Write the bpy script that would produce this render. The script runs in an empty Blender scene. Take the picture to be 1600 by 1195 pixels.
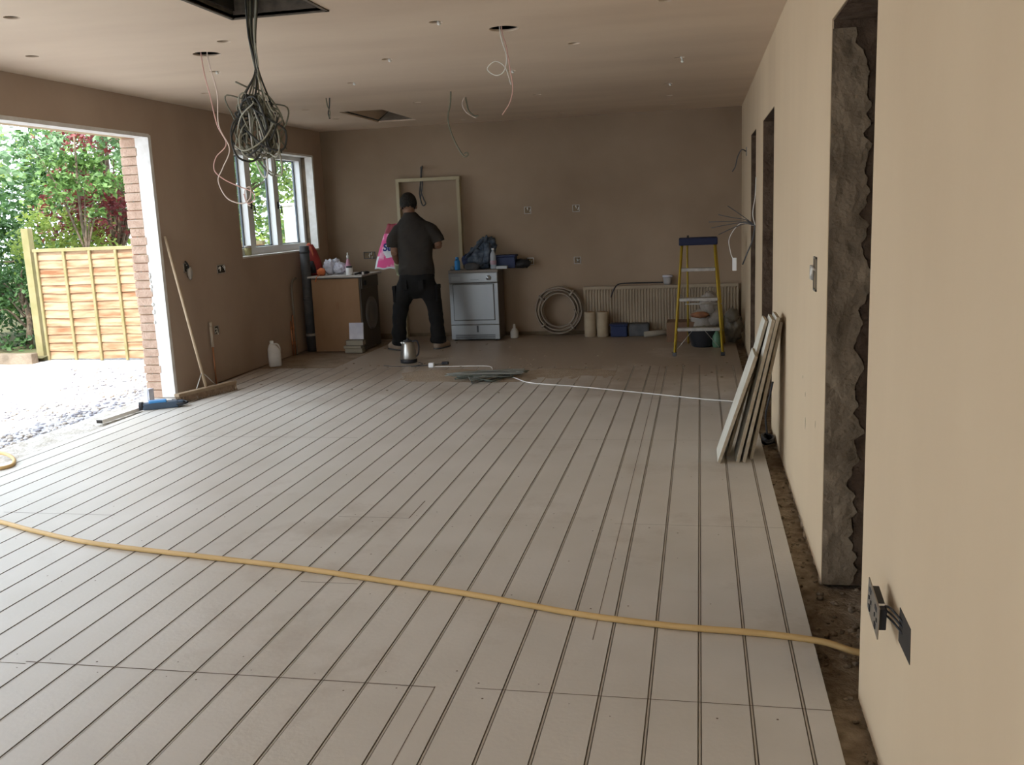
import bpy, bmesh, math, random
from math import sin, cos, pi, radians
from mathutils import Vector, Matrix, noise
S = bpy.context.scene; C = S.collection
# ---------------------------------------------------------------- camera
cam_d = bpy.data.cameras.new('camera'); cam = bpy.data.objects.new('camera', cam_d); C.objects.link(cam)
H = 1.47
cam_d.sensor_width = 36; cam_d.sensor_fit = 'HORIZONTAL'; cam_d.lens = 1452/1600*36; cam_d.clip_start = .05
r_ = Vector((.98, .1938, -.0405)).normalized()
# world axes in camera coordinates (x right, y down, z forward)
def unit(v): v = Vector(v); v.normalize(); return v
dY = unit((293, -277.5, 1452))
dn = Vector((329, 7962.5, 1452)); dn -= dY*dn.dot(dY); dn.normalize()
dX = dn.cross(dY); dX.normalize()
if dX.x < 0: dX = -dX
dZ = -dn
right = Vector((dX.x, dY.x, dZ.x)); down = Vector((dX.y, dY.y, dZ.y)); fwd = Vector((dX.z, dY.z, dZ.z))
M = Matrix((( right.x, -down.x, -fwd.x, 0), (right.y, -down.y, -fwd.y, 0), (right.z, -down.z, -fwd.z, H), (0, 0, 0, 1)))
cam.matrix_world = M
S.camera = cam
# ---------------------------------------------------------------- world, sun, exposure
S.view_settings.view_transform = 'Standard'; S.view_settings.look = 'None'
S.view_settings.gamma = 1; S.view_settings.exposure = 0.82
try: S.view_settings.use_curve_mapping = False
except Exception: pass
W = bpy.data.worlds.new('World'); S.world = W; W.use_nodes = True
wn = W.node_tree.nodes; wl = W.node_tree.links
bg = wn['Background']; bg.inputs['Color'].default_value = (.78, .88, 1.0, 1); bg.inputs['Strength'].default_value = 2.6
sd = bpy.data.lights.new('sun', 'SUN'); sd.energy = 3.1; sd.color = (1, .95, .86); sd.angle = radians(.6)
so = bpy.data.objects.new('sun', sd); C.objects.link(so)
so.rotation_euler = Vector((.12, -.60, .80)).to_track_quat('Z', 'Y').to_euler()

# ---------------------------------------------------------------- materials
def mat(name, col, rough=.8, col2=None, scale=4, bump=0, bscale=40, metal=0, stretch=(1,1,1), lo=.35, hi=.65, detail=5, spec=.3, alpha=1, trans=0, sub=0):
    m = bpy.data.materials.new(name); m.use_nodes = True
    n = m.node_tree.nodes; l = m.node_tree.links; b = n['Principled BSDF']
    b.inputs['Roughness'].default_value = rough; b.inputs['Metallic'].default_value = metal
    b.inputs['Specular IOR Level'].default_value = spec
    b.inputs['Base Color'].default_value = (*col, 1)
    if alpha < 1: b.inputs['Alpha'].default_value = alpha
    if trans: b.inputs['Transmission Weight'].default_value = trans
    if col2 or bump:
        tc = n.new('ShaderNodeTexCoord'); mp = n.new('ShaderNodeMapping'); mp.inputs['Scale'].default_value = stretch
        l.new(tc.outputs['Object'], mp.inputs['Vector'])
    if col2:
        nz = n.new('ShaderNodeTexNoise'); nz.inputs['Scale'].default_value = scale; nz.inputs['Detail'].default_value = detail
        cr = n.new('ShaderNodeValToRGB'); cr.color_ramp.elements[0].position = lo; cr.color_ramp.elements[1].position = hi
        cr.color_ramp.elements[0].color = (*col, 1); cr.color_ramp.elements[1].color = (*col2, 1)
        l.new(mp.outputs[0], nz.inputs['Vector']); l.new(nz.outputs['Fac'], cr.inputs[0]); l.new(cr.outputs[0], b.inputs['Base Color'])
    if bump:
        n2 = n.new('ShaderNodeTexNoise'); n2.inputs['Scale'].default_value = bscale; n2.inputs['Detail'].default_value = 6
        bp = n.new('ShaderNodeBump'); bp.inputs['Strength'].default_value = bump; bp.inputs['Distance'].default_value = .02
        l.new(mp.outputs[0], n2.inputs['Vector']); l.new(n2.outputs['Fac'], bp.inputs['Height']); l.new(bp.outputs[0], b.inputs['Normal'])
    return m
PL = (.41, .305, .23); PL2 = (.50, .39, .30)
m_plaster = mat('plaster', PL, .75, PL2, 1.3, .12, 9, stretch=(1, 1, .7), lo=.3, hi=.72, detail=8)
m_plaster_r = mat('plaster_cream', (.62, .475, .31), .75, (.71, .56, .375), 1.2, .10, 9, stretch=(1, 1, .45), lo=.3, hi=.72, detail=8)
m_back = mat('plaster_back_shade', (.235, .16, .098), .75, (.38, .28, .19), .55, .12, 9, lo=.32, hi=.66, detail=9)  # same plaster as the walls; dim, uneven light of the far end put into the colour
m_ceil = mat('plaster_ceiling', (.64, .50, .375), .6, (.75, .605, .46), 1.1, .06, 5, stretch=(.5, 1.6, 1), lo=.3, hi=.7, detail=7)
m_white = mat('white_plaster', (.82, .80, .76), .7, (.72, .69, .64), 14, .1, 30)
m_concrete = mat('concrete', (.20, .155, .11), .9, (.32, .25, .18), 5, .6, 35)
m_rubble = mat('rubble', (.22, .165, .115), .95, (.40, .325, .24), 16, .8, 60)
m_dark = mat('dark_void', (.035, .03, .025), .9, (.06, .05, .04), 5)
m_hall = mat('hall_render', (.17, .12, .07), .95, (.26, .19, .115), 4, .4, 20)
m_timber = mat('timber', (.42, .30, .17), .7, (.55, .42, .26), 6, stretch=(1, 1, .2))
m_jamb = mat('rough_render', (.17, .125, .08), .9, (.29, .22, .145), 5, .9, 22)
m_pvc = mat('white_pvc', (.80, .80, .78), .35, spec=.5)
m_gasket = mat('grey_gasket', (.12, .14, .16), .5)
m_paper = mat('paper', (.75, .75, .80), .8, (.6, .6, .68), 9)
m_black = mat('black_plastic', (.025, .025, .028), .5)
m_dkgrey = mat('dark_grey', (.06, .062, .065), .6, (.10, .10, .10), 10)
m_metal = mat('steel', (.55, .56, .56), .35, metal=.9)
m_alu = mat('aluminium', (.50, .47, .42), .5, (.36, .33, .29), 20, metal=.35)
m_copper = mat('copper', (.55, .26, .14), .4, metal=.8)
m_card = mat('hardboard', (.27, .155, .08), .8, (.33, .20, .11), 3, stretch=(1, 1, .5))
# floor board material: pale board with faint dust
def floor_mat(name, a, b_, dirt):
    m = mat(name, a, .42, b_, 2.2, .05, 60, lo=.3, hi=.7, detail=8, spec=.5)
    n = m.node_tree.nodes; l = m.node_tree.links; b = n['Principled BSDF']
    tc = n.new('ShaderNodeTexCoord'); nz = n.new('ShaderNodeTexNoise'); nz.inputs['Scale'].default_value = .9; nz.inputs['Detail'].default_value = 10; nz.inputs['Roughness'].default_value = .7
    l.new(tc.outputs['Object'], nz.inputs['Vector'])
    sx = n.new('ShaderNodeSeparateXYZ'); l.new(tc.outputs['Object'], sx.inputs[0])
    mr = n.new('ShaderNodeMapRange'); mr.inputs[1].default_value = 6.9; mr.inputs[2].default_value = 8.9; mr.inputs[3].default_value = -.14; mr.inputs[4].default_value = .30
    l.new(sx.outputs['Y'], mr.inputs[0])
    ad = n.new('ShaderNodeMath'); l.new(nz.outputs['Fac'], ad.inputs[0]); l.new(mr.outputs[0], ad.inputs[1])
    cr = n.new('ShaderNodeValToRGB'); cr.color_ramp.elements[0].position = .40; cr.color_ramp.elements[1].position = .72
    cr.color_ramp.elements[0].color = (0, 0, 0, 1); cr.color_ramp.elements[1].color = (.85, .85, .85, 1)
    l.new(ad.outputs[0], cr.inputs[0])
    mx = n.new('ShaderNodeMix'); mx.data_type = 'RGBA'
    old = b.inputs['Base Color'].links[0].from_socket
    l.new(cr.outputs[0], mx.inputs[0]); l.new(old, mx.inputs[6]); mx.inputs[7].default_value = (*dirt, 1); l.new(mx.outputs[2], b.inputs['Base Color'])
    return m
m_board = floor_mat('grooved_board', (.58, .54, .475), (.65, .61, .55), (.29, .215, .145))
m_groove = mat('groove_foil', (.27, .24, .20), .6)
m_rib = mat('groove_rib', (.50, .46, .40), .5)
m_line = mat('joint_line', (.16, .12, .09), .9)

# ---------------------------------------------------------------- mesh helpers
def finish(name, bm, m, parent=None, smooth=False, label=None, cat=None, group=None, kind=None, mats=None):
    me = bpy.data.meshes.new(name); bmesh.ops.recalc_face_normals(bm, faces=bm.faces) if not getattr(bm, '_nr', False) else None
    bm.to_mesh(me); bm.free()
    for k in (mats or [m]): me.materials.append(k)
    if smooth:
        for p in me.polygons: p.use_smooth = True
    o = bpy.data.objects.new(name, me); C.objects.link(o)
    if parent: o.parent = parent
    tag(o, label, cat, group, kind)
    return o
def tag(o, label=None, cat=None, group=None, kind=None):
    if label: o['label'] = label
    if cat: o['category'] = cat
    if group: o['group'] = group
    if kind: o['kind'] = kind
    return o
def thing(name, loc, label, cat, group=None, rz=0):
    o = bpy.data.objects.new(name, None); C.objects.link(o); o.location = loc; o.rotation_euler = (0, 0, rz)
    o.empty_display_size = .1
    return tag(o, label, cat, group)
B = bmesh.new
def box(bm, x0, x1, y0, y1, z0, z1, mi=0, bev=0, M_=None):
    g = bmesh.ops.create_cube(bm, size=1)
    vs = g['verts']
    for v in vs: v.co = Vector((x0+(v.co.x+.5)*(x1-x0), y0+(v.co.y+.5)*(y1-y0), z0+(v.co.z+.5)*(z1-z0)))
    fs = list({f for v in vs for f in v.link_faces})
    if bev:
        es = list({e for v in vs for e in v.link_edges})
        rr = bmesh.ops.bevel(bm, geom=es, offset=bev, segments=2, affect='EDGES', profile=.6)
        fs = list({f for f in rr['faces']} | {f for f in fs if f.is_valid}); vs = list({v for f in fs for v in f.verts})
    for f in fs: f.material_index = mi
    if M_ is not None:
        for v in vs: v.co = M_ @ v.co
    return vs
def spline(pts, n=8):
    pts = [Vector(p) for p in pts]
    if len(pts) < 3: return pts
    out = []
    P_ = [pts[0]*2-pts[1]] + pts + [pts[-1]*2-pts[-2]]
    for i in range(1, len(P_)-2):
        a, b, c, d = P_[i-1:i+3]
        for k in range(n):
            t = k/n
            out.append(.5*((2*b)+(c-a)*t+(2*a-5*b+4*c-d)*t*t+(3*b-a-3*c+d)*t**3))
    out.append(pts[-1]); return out
def tube(bm, pts, rad, seg=8, mi=0, cap=True, squash=None):
    """sweep an (optionally elliptical) ring along pts; rad may be a list"""
    pts = [Vector(p) for p in pts]; n = len(pts)
    rad = rad if isinstance(rad, (list, tuple)) else [rad]*n
    t0 = (pts[1]-pts[0]).normalized(); up = Vector((0, 0, 1)) if abs(t0.z) < .9 else Vector((0, 1, 0))
    u = t0.cross(up).normalized(); rings = []
    for i, p in enumerate(pts):
        t = (pts[min(i+1, n-1)]-pts[max(i-1, 0)])
        if t.length < 1e-7: t = t0
        t.normalize(); u = (u-t*u.dot(t))
        if u.length < 1e-6: u = t.orthogonal()
        u.normalize(); v = t.cross(u)
        rr = rad[i]; a, b = (rr if isinstance(rr, tuple) else (rr, rr))
        rings.append([bm.verts.new(p+u*cos(2*pi*k/seg)*a+v*sin(2*pi*k/seg)*b) for k in range(seg)])
    for A, Bq in zip(rings, rings[1:]):
        for k in range(seg):
            f = bm.faces.new((A[k], A[(k+1) % seg], Bq[(k+1) % seg], Bq[k])); f.material_index = mi; f.smooth = True
    if cap:
        for R_ in (rings[0][::-1], rings[-1]):
            f = bm.faces.new(R_); f.material_index = mi
    return rings
def loft(bm, secs, seg=20, mi=0):
    """secs: (cx, cy, cz, rx, ry[, power]) horizontal super-ellipse sections"""
    rings = []
    for s in secs:
        cx, cy, cz, rx, ry = s[:5]; e = s[5] if len(s) > 5 else 1
        ring = []
        for k in range(seg):
            a = 2*pi*k/seg; ca, sa = cos(a), sin(a)
            ring.append(bm.verts.new((cx+rx*math.copysign(abs(ca)**e, ca), cy+ry*math.copysign(abs(sa)**e, sa), cz)))
        rings.append(ring)
    for A, Bq in zip(rings, rings[1:]):
        for k in range(seg):
            f = bm.faces.new((A[k], A[(k+1) % seg], Bq[(k+1) % seg], Bq[k])); f.material_index = mi; f.smooth = True
    for R_ in (rings[0][::-1], rings[-1]): bm.faces.new(R_).material_index = mi
def lathe(bm, prof, c=(0, 0, 0), seg=24, mi=0, M_=None):
    rings = []
    for r, z in prof:
        rings.append([bm.verts.new((c[0]+r*cos(2*pi*k/seg), c[1]+r*sin(2*pi*k/seg), c[2]+z)) for k in range(seg)])
    for A, Bq in zip(rings, rings[1:]):
        for k in range(seg):
            f = bm.faces.new((A[k], A[(k+1) % seg], Bq[(k+1) % seg], Bq[k])); f.material_index = mi; f.smooth = True
    for R_ in (rings[0][::-1], rings[-1]): bm.faces.new(R_).material_index = mi
    if M_ is not None:
        for R_ in rings:
            for v in R_: v.co = M_ @ v.co
def blob(bm, c, r, sub=3, amp=.15, fr=3, mi=0, seed=0):
    g = bmesh.ops.create_icosphere(bm, subdivisions=sub, radius=1)
    r = r if isinstance(r, (tuple, list)) else (r, r, r)
    for v in g['verts']:
        d = 1+amp*noise.noise(v.co*fr+Vector((seed*7.3, seed*3.1, seed)))+amp*.5*noise.noise(v.co*fr*2.7+Vector((seed, 5, seed*2)))
        v.co = Vector((c[0]+v.co.x*r[0]*d, c[1]+v.co.y*r[1]*d, c[2]+v.co.z*r[2]*d))
    for f in {f for v in g['verts'] for f in v.link_faces}: f.material_index = mi; f.smooth = True
def prism(bm, poly, y0, y1, axis='y', mi=0):
    def P_(a, b, t): return {'y': (a, t, b), 'x': (t, a, b), 'z': (a, b, t)}[axis]
    A = [bm.verts.new(P_(a, b, y0)) for a, b in poly]; D = [bm.verts.new(P_(a, b, y1)) for a, b in poly]
    n = len(poly)
    fs = [bm.faces.new(A), bm.faces.new(D[::-1])]+[bm.faces.new((A[k], D[k], D[(k+1) % n], A[(k+1) % n])) for k in range(n)]
    for f in fs: f.material_index = mi
def quad(bm, a, b, c, d, mi=0):
    f = bm.faces.new([bm.verts.new(p) for p in (a, b, c, d)]); f.material_index = mi; return f
def baked(o, mods):
    """apply modifiers given as (type, dict) and return the object with plain mesh"""
    for t, kw in mods:
        md = o.modifiers.new(t, t)
        for k, v in kw.items(): setattr(md, k, v)
    bpy.context.view_layer.update()
    dg = bpy.context.evaluated_depsgraph_get()
    me = bpy.data.meshes.new_from_object(o.evaluated_get(dg)); o.modifiers.clear()
    mts = [k for k in o.data.materials]; old = o.data; o.data = me; me.name = old.name
    if not me.materials:
        for k in mts: me.materials.append(k)
    for p in me.polygons: p.use_smooth = True
    return o
def struct(name, bm, m, parent=None, mats=None, smooth=False):
    return finish(name, bm, m, parent, smooth=smooth, kind='structure', mats=mats)
rnd = random.Random(7)
XR, XL, YB, ZC = .47, -4.57, 11.1, 2.54
XO = -4.84           # outer face of left wall
# ---------------------------------------------------------------- SETTING: floor
PITCH = .1505; G0 = -.006; XE = .372; XW = -4.44; YF = 8.72
grooves = [G0+PITCH*k for k in range(-29, 3)]
prof = [(XE, -.05, 0), (XE, 0, 0)]          # (x, z, material of the piece that follows)
for g in reversed(grooves):
    w = .0062
    prof += [(g+w, 0, 1), (g+w, -.006, 1), (g+.0036, -.006, 2), (g+.0026, -.0018, 2), (g-.0026, -.0018, 2), (g-.0036, -.006, 1), (g-w, -.006, 1), (g-w, 0, 0)]
prof += [(XW, 0, 0), (XW, -.05, 0)]
bm = B(); ys = [-2.2, 0, 2, 4, 6, 7.4, YF]
rows = [[bm.verts.new((x, y, z)) for x, z, _ in prof] for y in ys]
for a, b in zip(rows, rows[1:]):
    for k in range(len(prof)-1):
        f = bm.faces.new((a[k], b[k], b[k+1], a[k+1])); f.material_index = prof[k][2]
bm.faces.new(rows[-1])
# plain boards beyond, flush with the grooved ones
box(bm, -3.62, XE, YF+.004, YB-.05, -.05, -.001)
# thin joint lines and screw heads
def seam(x0, x1, y, w=.0016): quad(bm, (x0, y-w, .0006), (x1, y-w, .0006), (x1, y+w, .0006), (x0, y+w, .0006), 3)
def seamy(x, y0, y1, w=.0014): quad(bm, (x-w, y0, .0006), (x+w, y0, .0006), (x+w, y1, .0006), (x-w, y1, .0006), 3)
seam(-2.31, -.83, 2.615, .0022); seam(-.70, XE, 2.625); seam(-2.3, -2.9, 2.60); seamy(-.83, 1.4, 2.62); seam(-3.67, -3.0, 4.15); seam(-1.79, -1.42, 4.22); seamy(-1.42, 4.22, 4.5, .003)
seam(-1.63, -1.38, 3.395); seam(-3.6, -2.3, 5.85); seam(-1.4, XE, 5.85, .001); seamy(-.37, 3.0, 8.7); seam(-.4, XE, 4.22, .001); seam(-4.4, -2.9, 7.3, .001)
for ys_ in (2.55, 2.69, 1.9, 3.3, 3.75, 4.14, 4.3, 5.0, 5.8, 5.9, 6.6, 7.3, 1.2):
    for k in range(-29, 3):
        if rnd.random() < .55:
            x = G0+PITCH*(k-.5)+rnd.uniform(-.05, .05); y = ys_+rnd.uniform(-.05, .05); r0 = rnd.uniform(.0022, .0042)
            f = bm.faces.new([bm.verts.new((x+r0*cos(q*pi/3), y+r0*sin(q*pi/3), .0008)) for q in range(6)]); f.material_index = 3
struct('floor', bm, m_board, mats=[m_board, m_groove, m_rib, m_line])
# subfloor: rough concrete, shows in the trench, doorways and far left corner
def bumpy(name, x0, x1, y0, y1, z, nx, ny, amp, m, fr=9):
    bm = B(); V = [[bm.verts.new((x0+(x1-x0)*i/nx, y0+(y1-y0)*j/ny, z+amp*noise.noise(Vector((x0+(x1-x0)*i/nx, y0+(y1-y0)*j/ny, 3))*fr)+amp*.6*noise.noise(Vector((x0+(x1-x0)*i/nx, y0+(y1-y0)*j/ny, 8))*fr*3))) for j in range(ny+1)] for i in range(nx+1)]
    for i in range(nx):
        for j in range(ny): bm.faces.new((V[i][j], V[i+1][j], V[i+1][j+1], V[i][j+1])).smooth = True
    return bm
struct('floor_subfloor', bumpy('s', .30, 2.2, -2.2, 11.5, -.058, 60, 420, .008, m_rubble), m_rubble)
struct('floor_concrete', bumpy('s', -4.75, -3.60, 6.5, 11.2, -.038, 50, 160, .008, m_rubble), mat('screed', (.24, .18, .125), .9, (.34, .265, .19), 5, .5, 30))
bm = B(); box(bm, -4.9, 2.2, -2.2, 11.4, -.3, -.085); struct('floor_slab', bm, m_concrete)
bm = bumpy('s', -4.86, -4.38, 1.3, 7.5, -.028, 30, 260, .009, m_rubble)
struct('floor_threshold', bm, mat('threshold_mortar', (.66, .62, .57), .9, (.50, .45, .38), 12, .6, 40))
# ---------------------------------------------------------------- ceiling with real holes
holes = [(-3.4, 4.37), (-4.04, 5.33), (-2.77, 5.37), (-3.37, 6.36), (-3.99, 7.34), (-1.45, 5.33), (-2.1, 6.4), (-.8, 6.34), (-.14, 7.26), (-2.72, 7.36),
         (-1.42, 7.32), (-2.64, 8.86), (-3.84, 9.82), (-1.48, 8.88), (-.27, 8.73), (-.29, 9.63), (-.28, 10.47), (-2.66, 10.71), (-1.5, 10.62), (-3.83, 10.67), (-.17, 5.26), (-3.78, 8.88)]
bigs = [(-3.07, 5.71), (-1.13, 5.67)]
bm = B(); box(bm, XL-.35, XR+.2, -2.4, YB+.1, ZC, ZC+.014)
oc = struct('ceiling', bm, m_ceil)
bm = B()
for x, y in holes: lathe(bm, [(.040, -.1), (.040, .1)], (x, y, ZC), 24)
for x, y in bigs: lathe(bm, [(.088, -.1), (.088, .1)], (x, y, ZC), 32)
for a in (( -2.41, -1.90, 3.95, 4.80),): box(bm, a[0], a[1], a[2], a[3], ZC-.1, ZC+.1)
prism(bm, [(-3.57, 9.22), (-3.12, 9.25), (-3.12, 10.42), (-3.57, 10.42)], ZC-.1, ZC+.1, 'z')
cut = finish('cutter', bm, m_dark)
md = oc.modifiers.new('b', 'BOOLEAN'); md.object = cut; md.operation = 'DIFFERENCE'; md.solver = 'EXACT'
bpy.context.view_layer.update()
me = bpy.data.meshes.new_from_object(oc.evaluated_get(bpy.context.evaluated_depsgraph_get())); oc.modifiers.clear(); oc.data = me
bpy.data.objects.remove(cut)
me.materials.clear(); me.materials.append(m_ceil)
# rooflight recess
bm = B(); z1 = 2.57; zt = 2.93; x0, x1 = -3.57, -3.12
quad(bm, (x0, 9.25, z1), (x1, 9.25, z1), (x1, 9.25, zt), (x0, 9.25, zt)); quad(bm, (x0, 9.25, zt), (x1, 9.25, zt), (x1, 11.45, zt), (x0, 11.45, zt))
for x in (x0, x1): bm.faces.new([bm.verts.new(p) for p in ((x, 9.25, z1), (x, 10.42, z1), (x, 11.45, zt), (x, 9.25, zt))])
struct('ceiling_recess', bm, m_ceil)
bm = B(); quad(bm, (x0, 10.42, z1-.02), (x1, 10.42, z1-.02), (x1, 11.45, zt), (x0, 11.45, zt)); struct('ceiling_recess_slope', bm, m_white)  # white stands in for light on the slope, to match the ceiling tone
# void above and roof
bm = B(); box(bm, XL-.35, XR+2.2, -2.4, 11.7, 2.97, 3.15); struct('ceiling_roof', bm, m_dark)
bm = B()   # joist sides round the void so that no daylight leaks in
box(bm, XL-.35, XR+.2, -2.4, -2.36, 2.5, 3.0); box(bm, XL-.35, XR+.2, 11.6, 11.7, 2.57, 3.0); box(bm, XL-.35, XL-.30, -2.4, 11.7, 2.5, 3.0); box(bm, XR+.16, XR+.2, -2.4, 11.7, 2.5, 3.0)
struct('ceiling_edge', bm, m_dark)
bm = B()
for x in [-4.2, -3.3, -2.42+.0, -1.89, -.9, 0]: box(bm, x-.02, x+.02, -2.3, 9.1, ZC+.035, 2.9)
struct('ceiling_joists', bm, m_dark)
# raw timber rim of the hatch
bm = B()
for a in ((-2.43, -2.41, 3.93, 4.82), (-1.90, -1.88, 3.93, 4.82), (-2.43, -1.88, 4.80, 4.82), (-2.43, -1.88, 3.93, 3.95)): box(bm, *a, ZC-.006, ZC+.30)
struct('trim_1', bm, mat('hatch_rim', (.09, .075, .06), .9, (.15, .12, .09), 20))
# ---------------------------------------------------------------- walls
def wall(name, boxes, m, **k):
    bm = B()
    for b in boxes: box(bm, *b)
    return struct(name, bm, m, **k)
OY0, OY1, OZ = 1.3, 7.37, 2.24
WY0, WY1, WZ0, WZ1 = 8.84, 10.82, 1.13, 2.235
IN = XL-.13          # inner leaf behind plaster
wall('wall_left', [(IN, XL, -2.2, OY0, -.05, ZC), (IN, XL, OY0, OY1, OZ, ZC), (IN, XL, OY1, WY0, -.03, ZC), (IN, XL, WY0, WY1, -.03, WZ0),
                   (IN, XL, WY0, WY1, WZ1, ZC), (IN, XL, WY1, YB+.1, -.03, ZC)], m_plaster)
def brick_mat():
    m = bpy.data.materials.new('brick'); m.use_nodes = True; n = m.node_tree.nodes; l = m.node_tree.links; b = n['Principled BSDF']
    tc = n.new('ShaderNodeTexCoord'); sx = n.new('ShaderNodeSeparateXYZ'); cb = n.new('ShaderNodeCombineXYZ'); ad = n.new('ShaderNodeMath')
    l.new(tc.outputs['Object'], sx.inputs[0]); l.new(sx.outputs['X'], ad.inputs[0]); l.new(sx.outputs['Y'], ad.inputs[1])
    l.new(ad.outputs[0], cb.inputs['X']); l.new(sx.outputs['Z'], cb.inputs['Y'])
    br = n.new('ShaderNodeTexBrick'); br.inputs['Scale'].default_value = 1; br.inputs['Brick Width'].default_value = .225; br.inputs['Row Height'].default_value = .075
    br.inputs['Mortar Size'].default_value = .006; br.inputs['Mortar Smooth'].default_value = .3
    br.inputs['Color1'].default_value = (.55, .30, .20, 1); br.inputs['Color2'].default_value = (.52, .40, .26, 1); br.inputs['Mortar'].default_value = (.45, .40, .33, 1)
    l.new(cb.outputs[0], br.inputs['Vector']); l.new(br.outputs['Color'], b.inputs['Base Color']); b.inputs['Roughness'].default_value = .9
    bp = n.new('ShaderNodeBump'); bp.inputs['Strength'].default_value = .8; bp.inputs['Distance'].default_value = .01; bp.invert = True
    l.new(br.outputs['Fac'], bp.inputs['Height']); l.new(bp.outputs[0], b.inputs['Normal'])
    return m
m_brick = brick_mat()
wall('wall_left_brick', [(XO, IN-.001, -2.2, OY0, -.3, 2.95), (XO, IN-.001, OY0, OY1, OZ, 2.95), (XO, IN-.001, OY1, WY0, -.3, 2.95), (XO, IN-.001, WY0, WY1, -.3, WZ0),
                   (XO, IN-.001, WY0, WY1, WZ1, 2.95), (XO, IN-.001, WY1, YB+.3, -.3, 2.95)], m_brick)
# courses of toothed brick on the jamb, each a little out of line
bm = B()
for k in range(30):
    z = -.03+.075*k
    if z > OZ-.05: break
    box(bm, XO-.002+rnd.uniform(-.006, .006), IN+.012+rnd.uniform(-.008, .01), OY1-.018+rnd.uniform(-.008, .004), OY1+.03, z+.004, z+.070, k % 3, .004)
struct('trim_2', bm, None, mats=[mat('brick_pink', (.58, .41, .31), .9, (.48, .32, .23), 14, .5, 60), mat('brick_buff', (.58, .46, .33), .9, (.48, .36, .25), 12, .5, 60), mat('brick_red', (.58, .45, .34), .9, (.60, .50, .40), 10, .5, 60)])
# white plastered reveal of the opening (head and far jamb)
bm = B(); box(bm, IN+.006, XL+.003, OY1-.022, OY1+.02, -.02, OZ); box(bm, IN+.003, XL+.002, OY0, OY1, OZ-.02, OZ+.01)
for k in range(16): blob(bm, (IN+.012, OY1-.02, .9+rnd.uniform(-.25, .2)), (rnd.uniform(.006, .02), .012, rnd.uniform(.01, .03)), 1, .4, 2, 0, k)
struct('trim_3', bm, m_white)
bm = B(); box(bm, XO, IN, OY0, OY1, OZ-.012, OZ-.001); struct('trim_4', bm, m_timber)
# back wall, ragged foot
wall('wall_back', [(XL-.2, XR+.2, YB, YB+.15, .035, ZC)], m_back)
wall('wall_back_foot', [(XL-.2, XR+.2, YB+.03, YB+.15, -.1, .036)], m_hall)
# rear wall behind the viewer, open to the garden
wall('wall_rear', [(XL-.2, -3.4, -2.3, -2.2, -.1, ZC), (-3.4, XR+.1, -2.3, -2.2, 2.1, ZC), (-.8, XR+.1, -2.3, -2.2, -.1, 2.1)], m_plaster)
# right wall with three door openings
WT = .11
DO = [(2.77, 3.68, 2.105), (6.35, 7.47, 2.07), (8.33, 9.15, 2.085)]
rb = []; y = -2.2
for a, b, z in DO:
    rb.append((XR, XR+WT, y, a, -.035, ZC)); rb.append((XR, XR+WT, a, b, z, ZC)); y = b
rb.append((XR, XR+WT, y, YB+.05, -.035, ZC))
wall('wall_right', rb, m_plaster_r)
# crumbling lower edge of the plaster along the trench
bm = B(); y = .9
while y < 10.9:
    if not any(a-.03 < y < b+.03 for a, b, _ in DO):
        blob(bm, (XR+.008+rnd.uniform(-.004, .006), y, -.036+rnd.uniform(-.012, .004)), (rnd.uniform(.006, .014), rnd.uniform(.012, .035), rnd.uniform(.008, .02)), 1, .5, 2, 0, y)
    y += rnd.uniform(.02, .05)
struct('trim_5', bm, mat('broken_plaster', (.38, .30, .22), .95, (.55, .46, .35), 18))
# rooms beyond the doors
bm = B()
def room(x0, x1, y0, y1):
    box(bm, x1, x1+.05, y0, y1, -.3, 2.6); box(bm, x0, x1, y0-.05, y0, -.3, 2.6); box(bm, x0, x1, y1, y1+.05, -.3, 2.6); box(bm, x0, x1+.05, y0, y1, 2.55, 2.6)
room(XR+WT, 2.0, -2.2, 5.2); room(XR+WT, 2.0, 5.3, 7.62); room(XR+WT, 2.0, 7.7, 11.3)
struct('wall_hall', bm, m_hall)
# jambs: rough render patches with broken right-hand edge over dark brick
def ragged_jamb(name, y, z1, seed, w0, w1, flip=-1):
    """plaster layer facing the viewer on the far jamb of a doorway"""
    bm = B(); r2 = random.Random(seed); n = 160; L = []; 
    for i in range(n+1):
        z = -.035+(z1+.035)*i/n
        e = w0+(w1-w0)*(.5+.9*noise.noise(Vector((seed, z*2.1, 0)))+.7*noise.noise(Vector((seed, z*9, 4)))+.35*noise.noise(Vector((seed, z*28, 9))))
        L.append((z, max(w0*.5, e)))
    yy = y
    for (z, e), (zb, eb) in zip(L, L[1:]):
        n3 = 6; cols = []
        for q in range(n3+1):
            cols.append([(XR+.0+e*q/n3, yy-.012-.008*noise.noise(Vector((e*q/n3*20, z*12, seed))), z), (XR+.0+eb*q/n3, yy-.012-.008*noise.noise(Vector((eb*q/n3*20, zb*12, seed))), zb)])
        for q in range(n3):
            quad(bm, cols[q][0], cols[q+1][0], cols[q+1][1], cols[q][1])
        quad(bm, cols[-1][0], (XR+e, yy+.004, z), (XR+eb, yy+.004, zb), cols[-1][1])
    bmesh.ops.remove_doubles(bm, verts=bm.verts, dist=.0005)
    return finish(name, bm, m_jamb, kind='structure')
bm = B()
box(bm, XR+.006, XR+.17, 3.674, 3.80, -.04, 2.15)
box(bm, XR+.006, XR+.17, 2.65, 2.776, -.04, 2.15)
box(bm, XR+.004, XR+.17, 2.776, 3.674, 2.098, 2.18)
box(bm, XR+.004, XR+.15, 7.464, 7.55, -.04, 2.1); box(bm, XR+.004, XR+.15, 6.35, 7.464, 2.066, 2.13)
box(bm, XR+.004, XR+.15, 9.144, 9.22, -.04, 2.1); box(bm, XR+.004, XR+.15, 8.33, 9.144, 2.08, 2.13)
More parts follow.
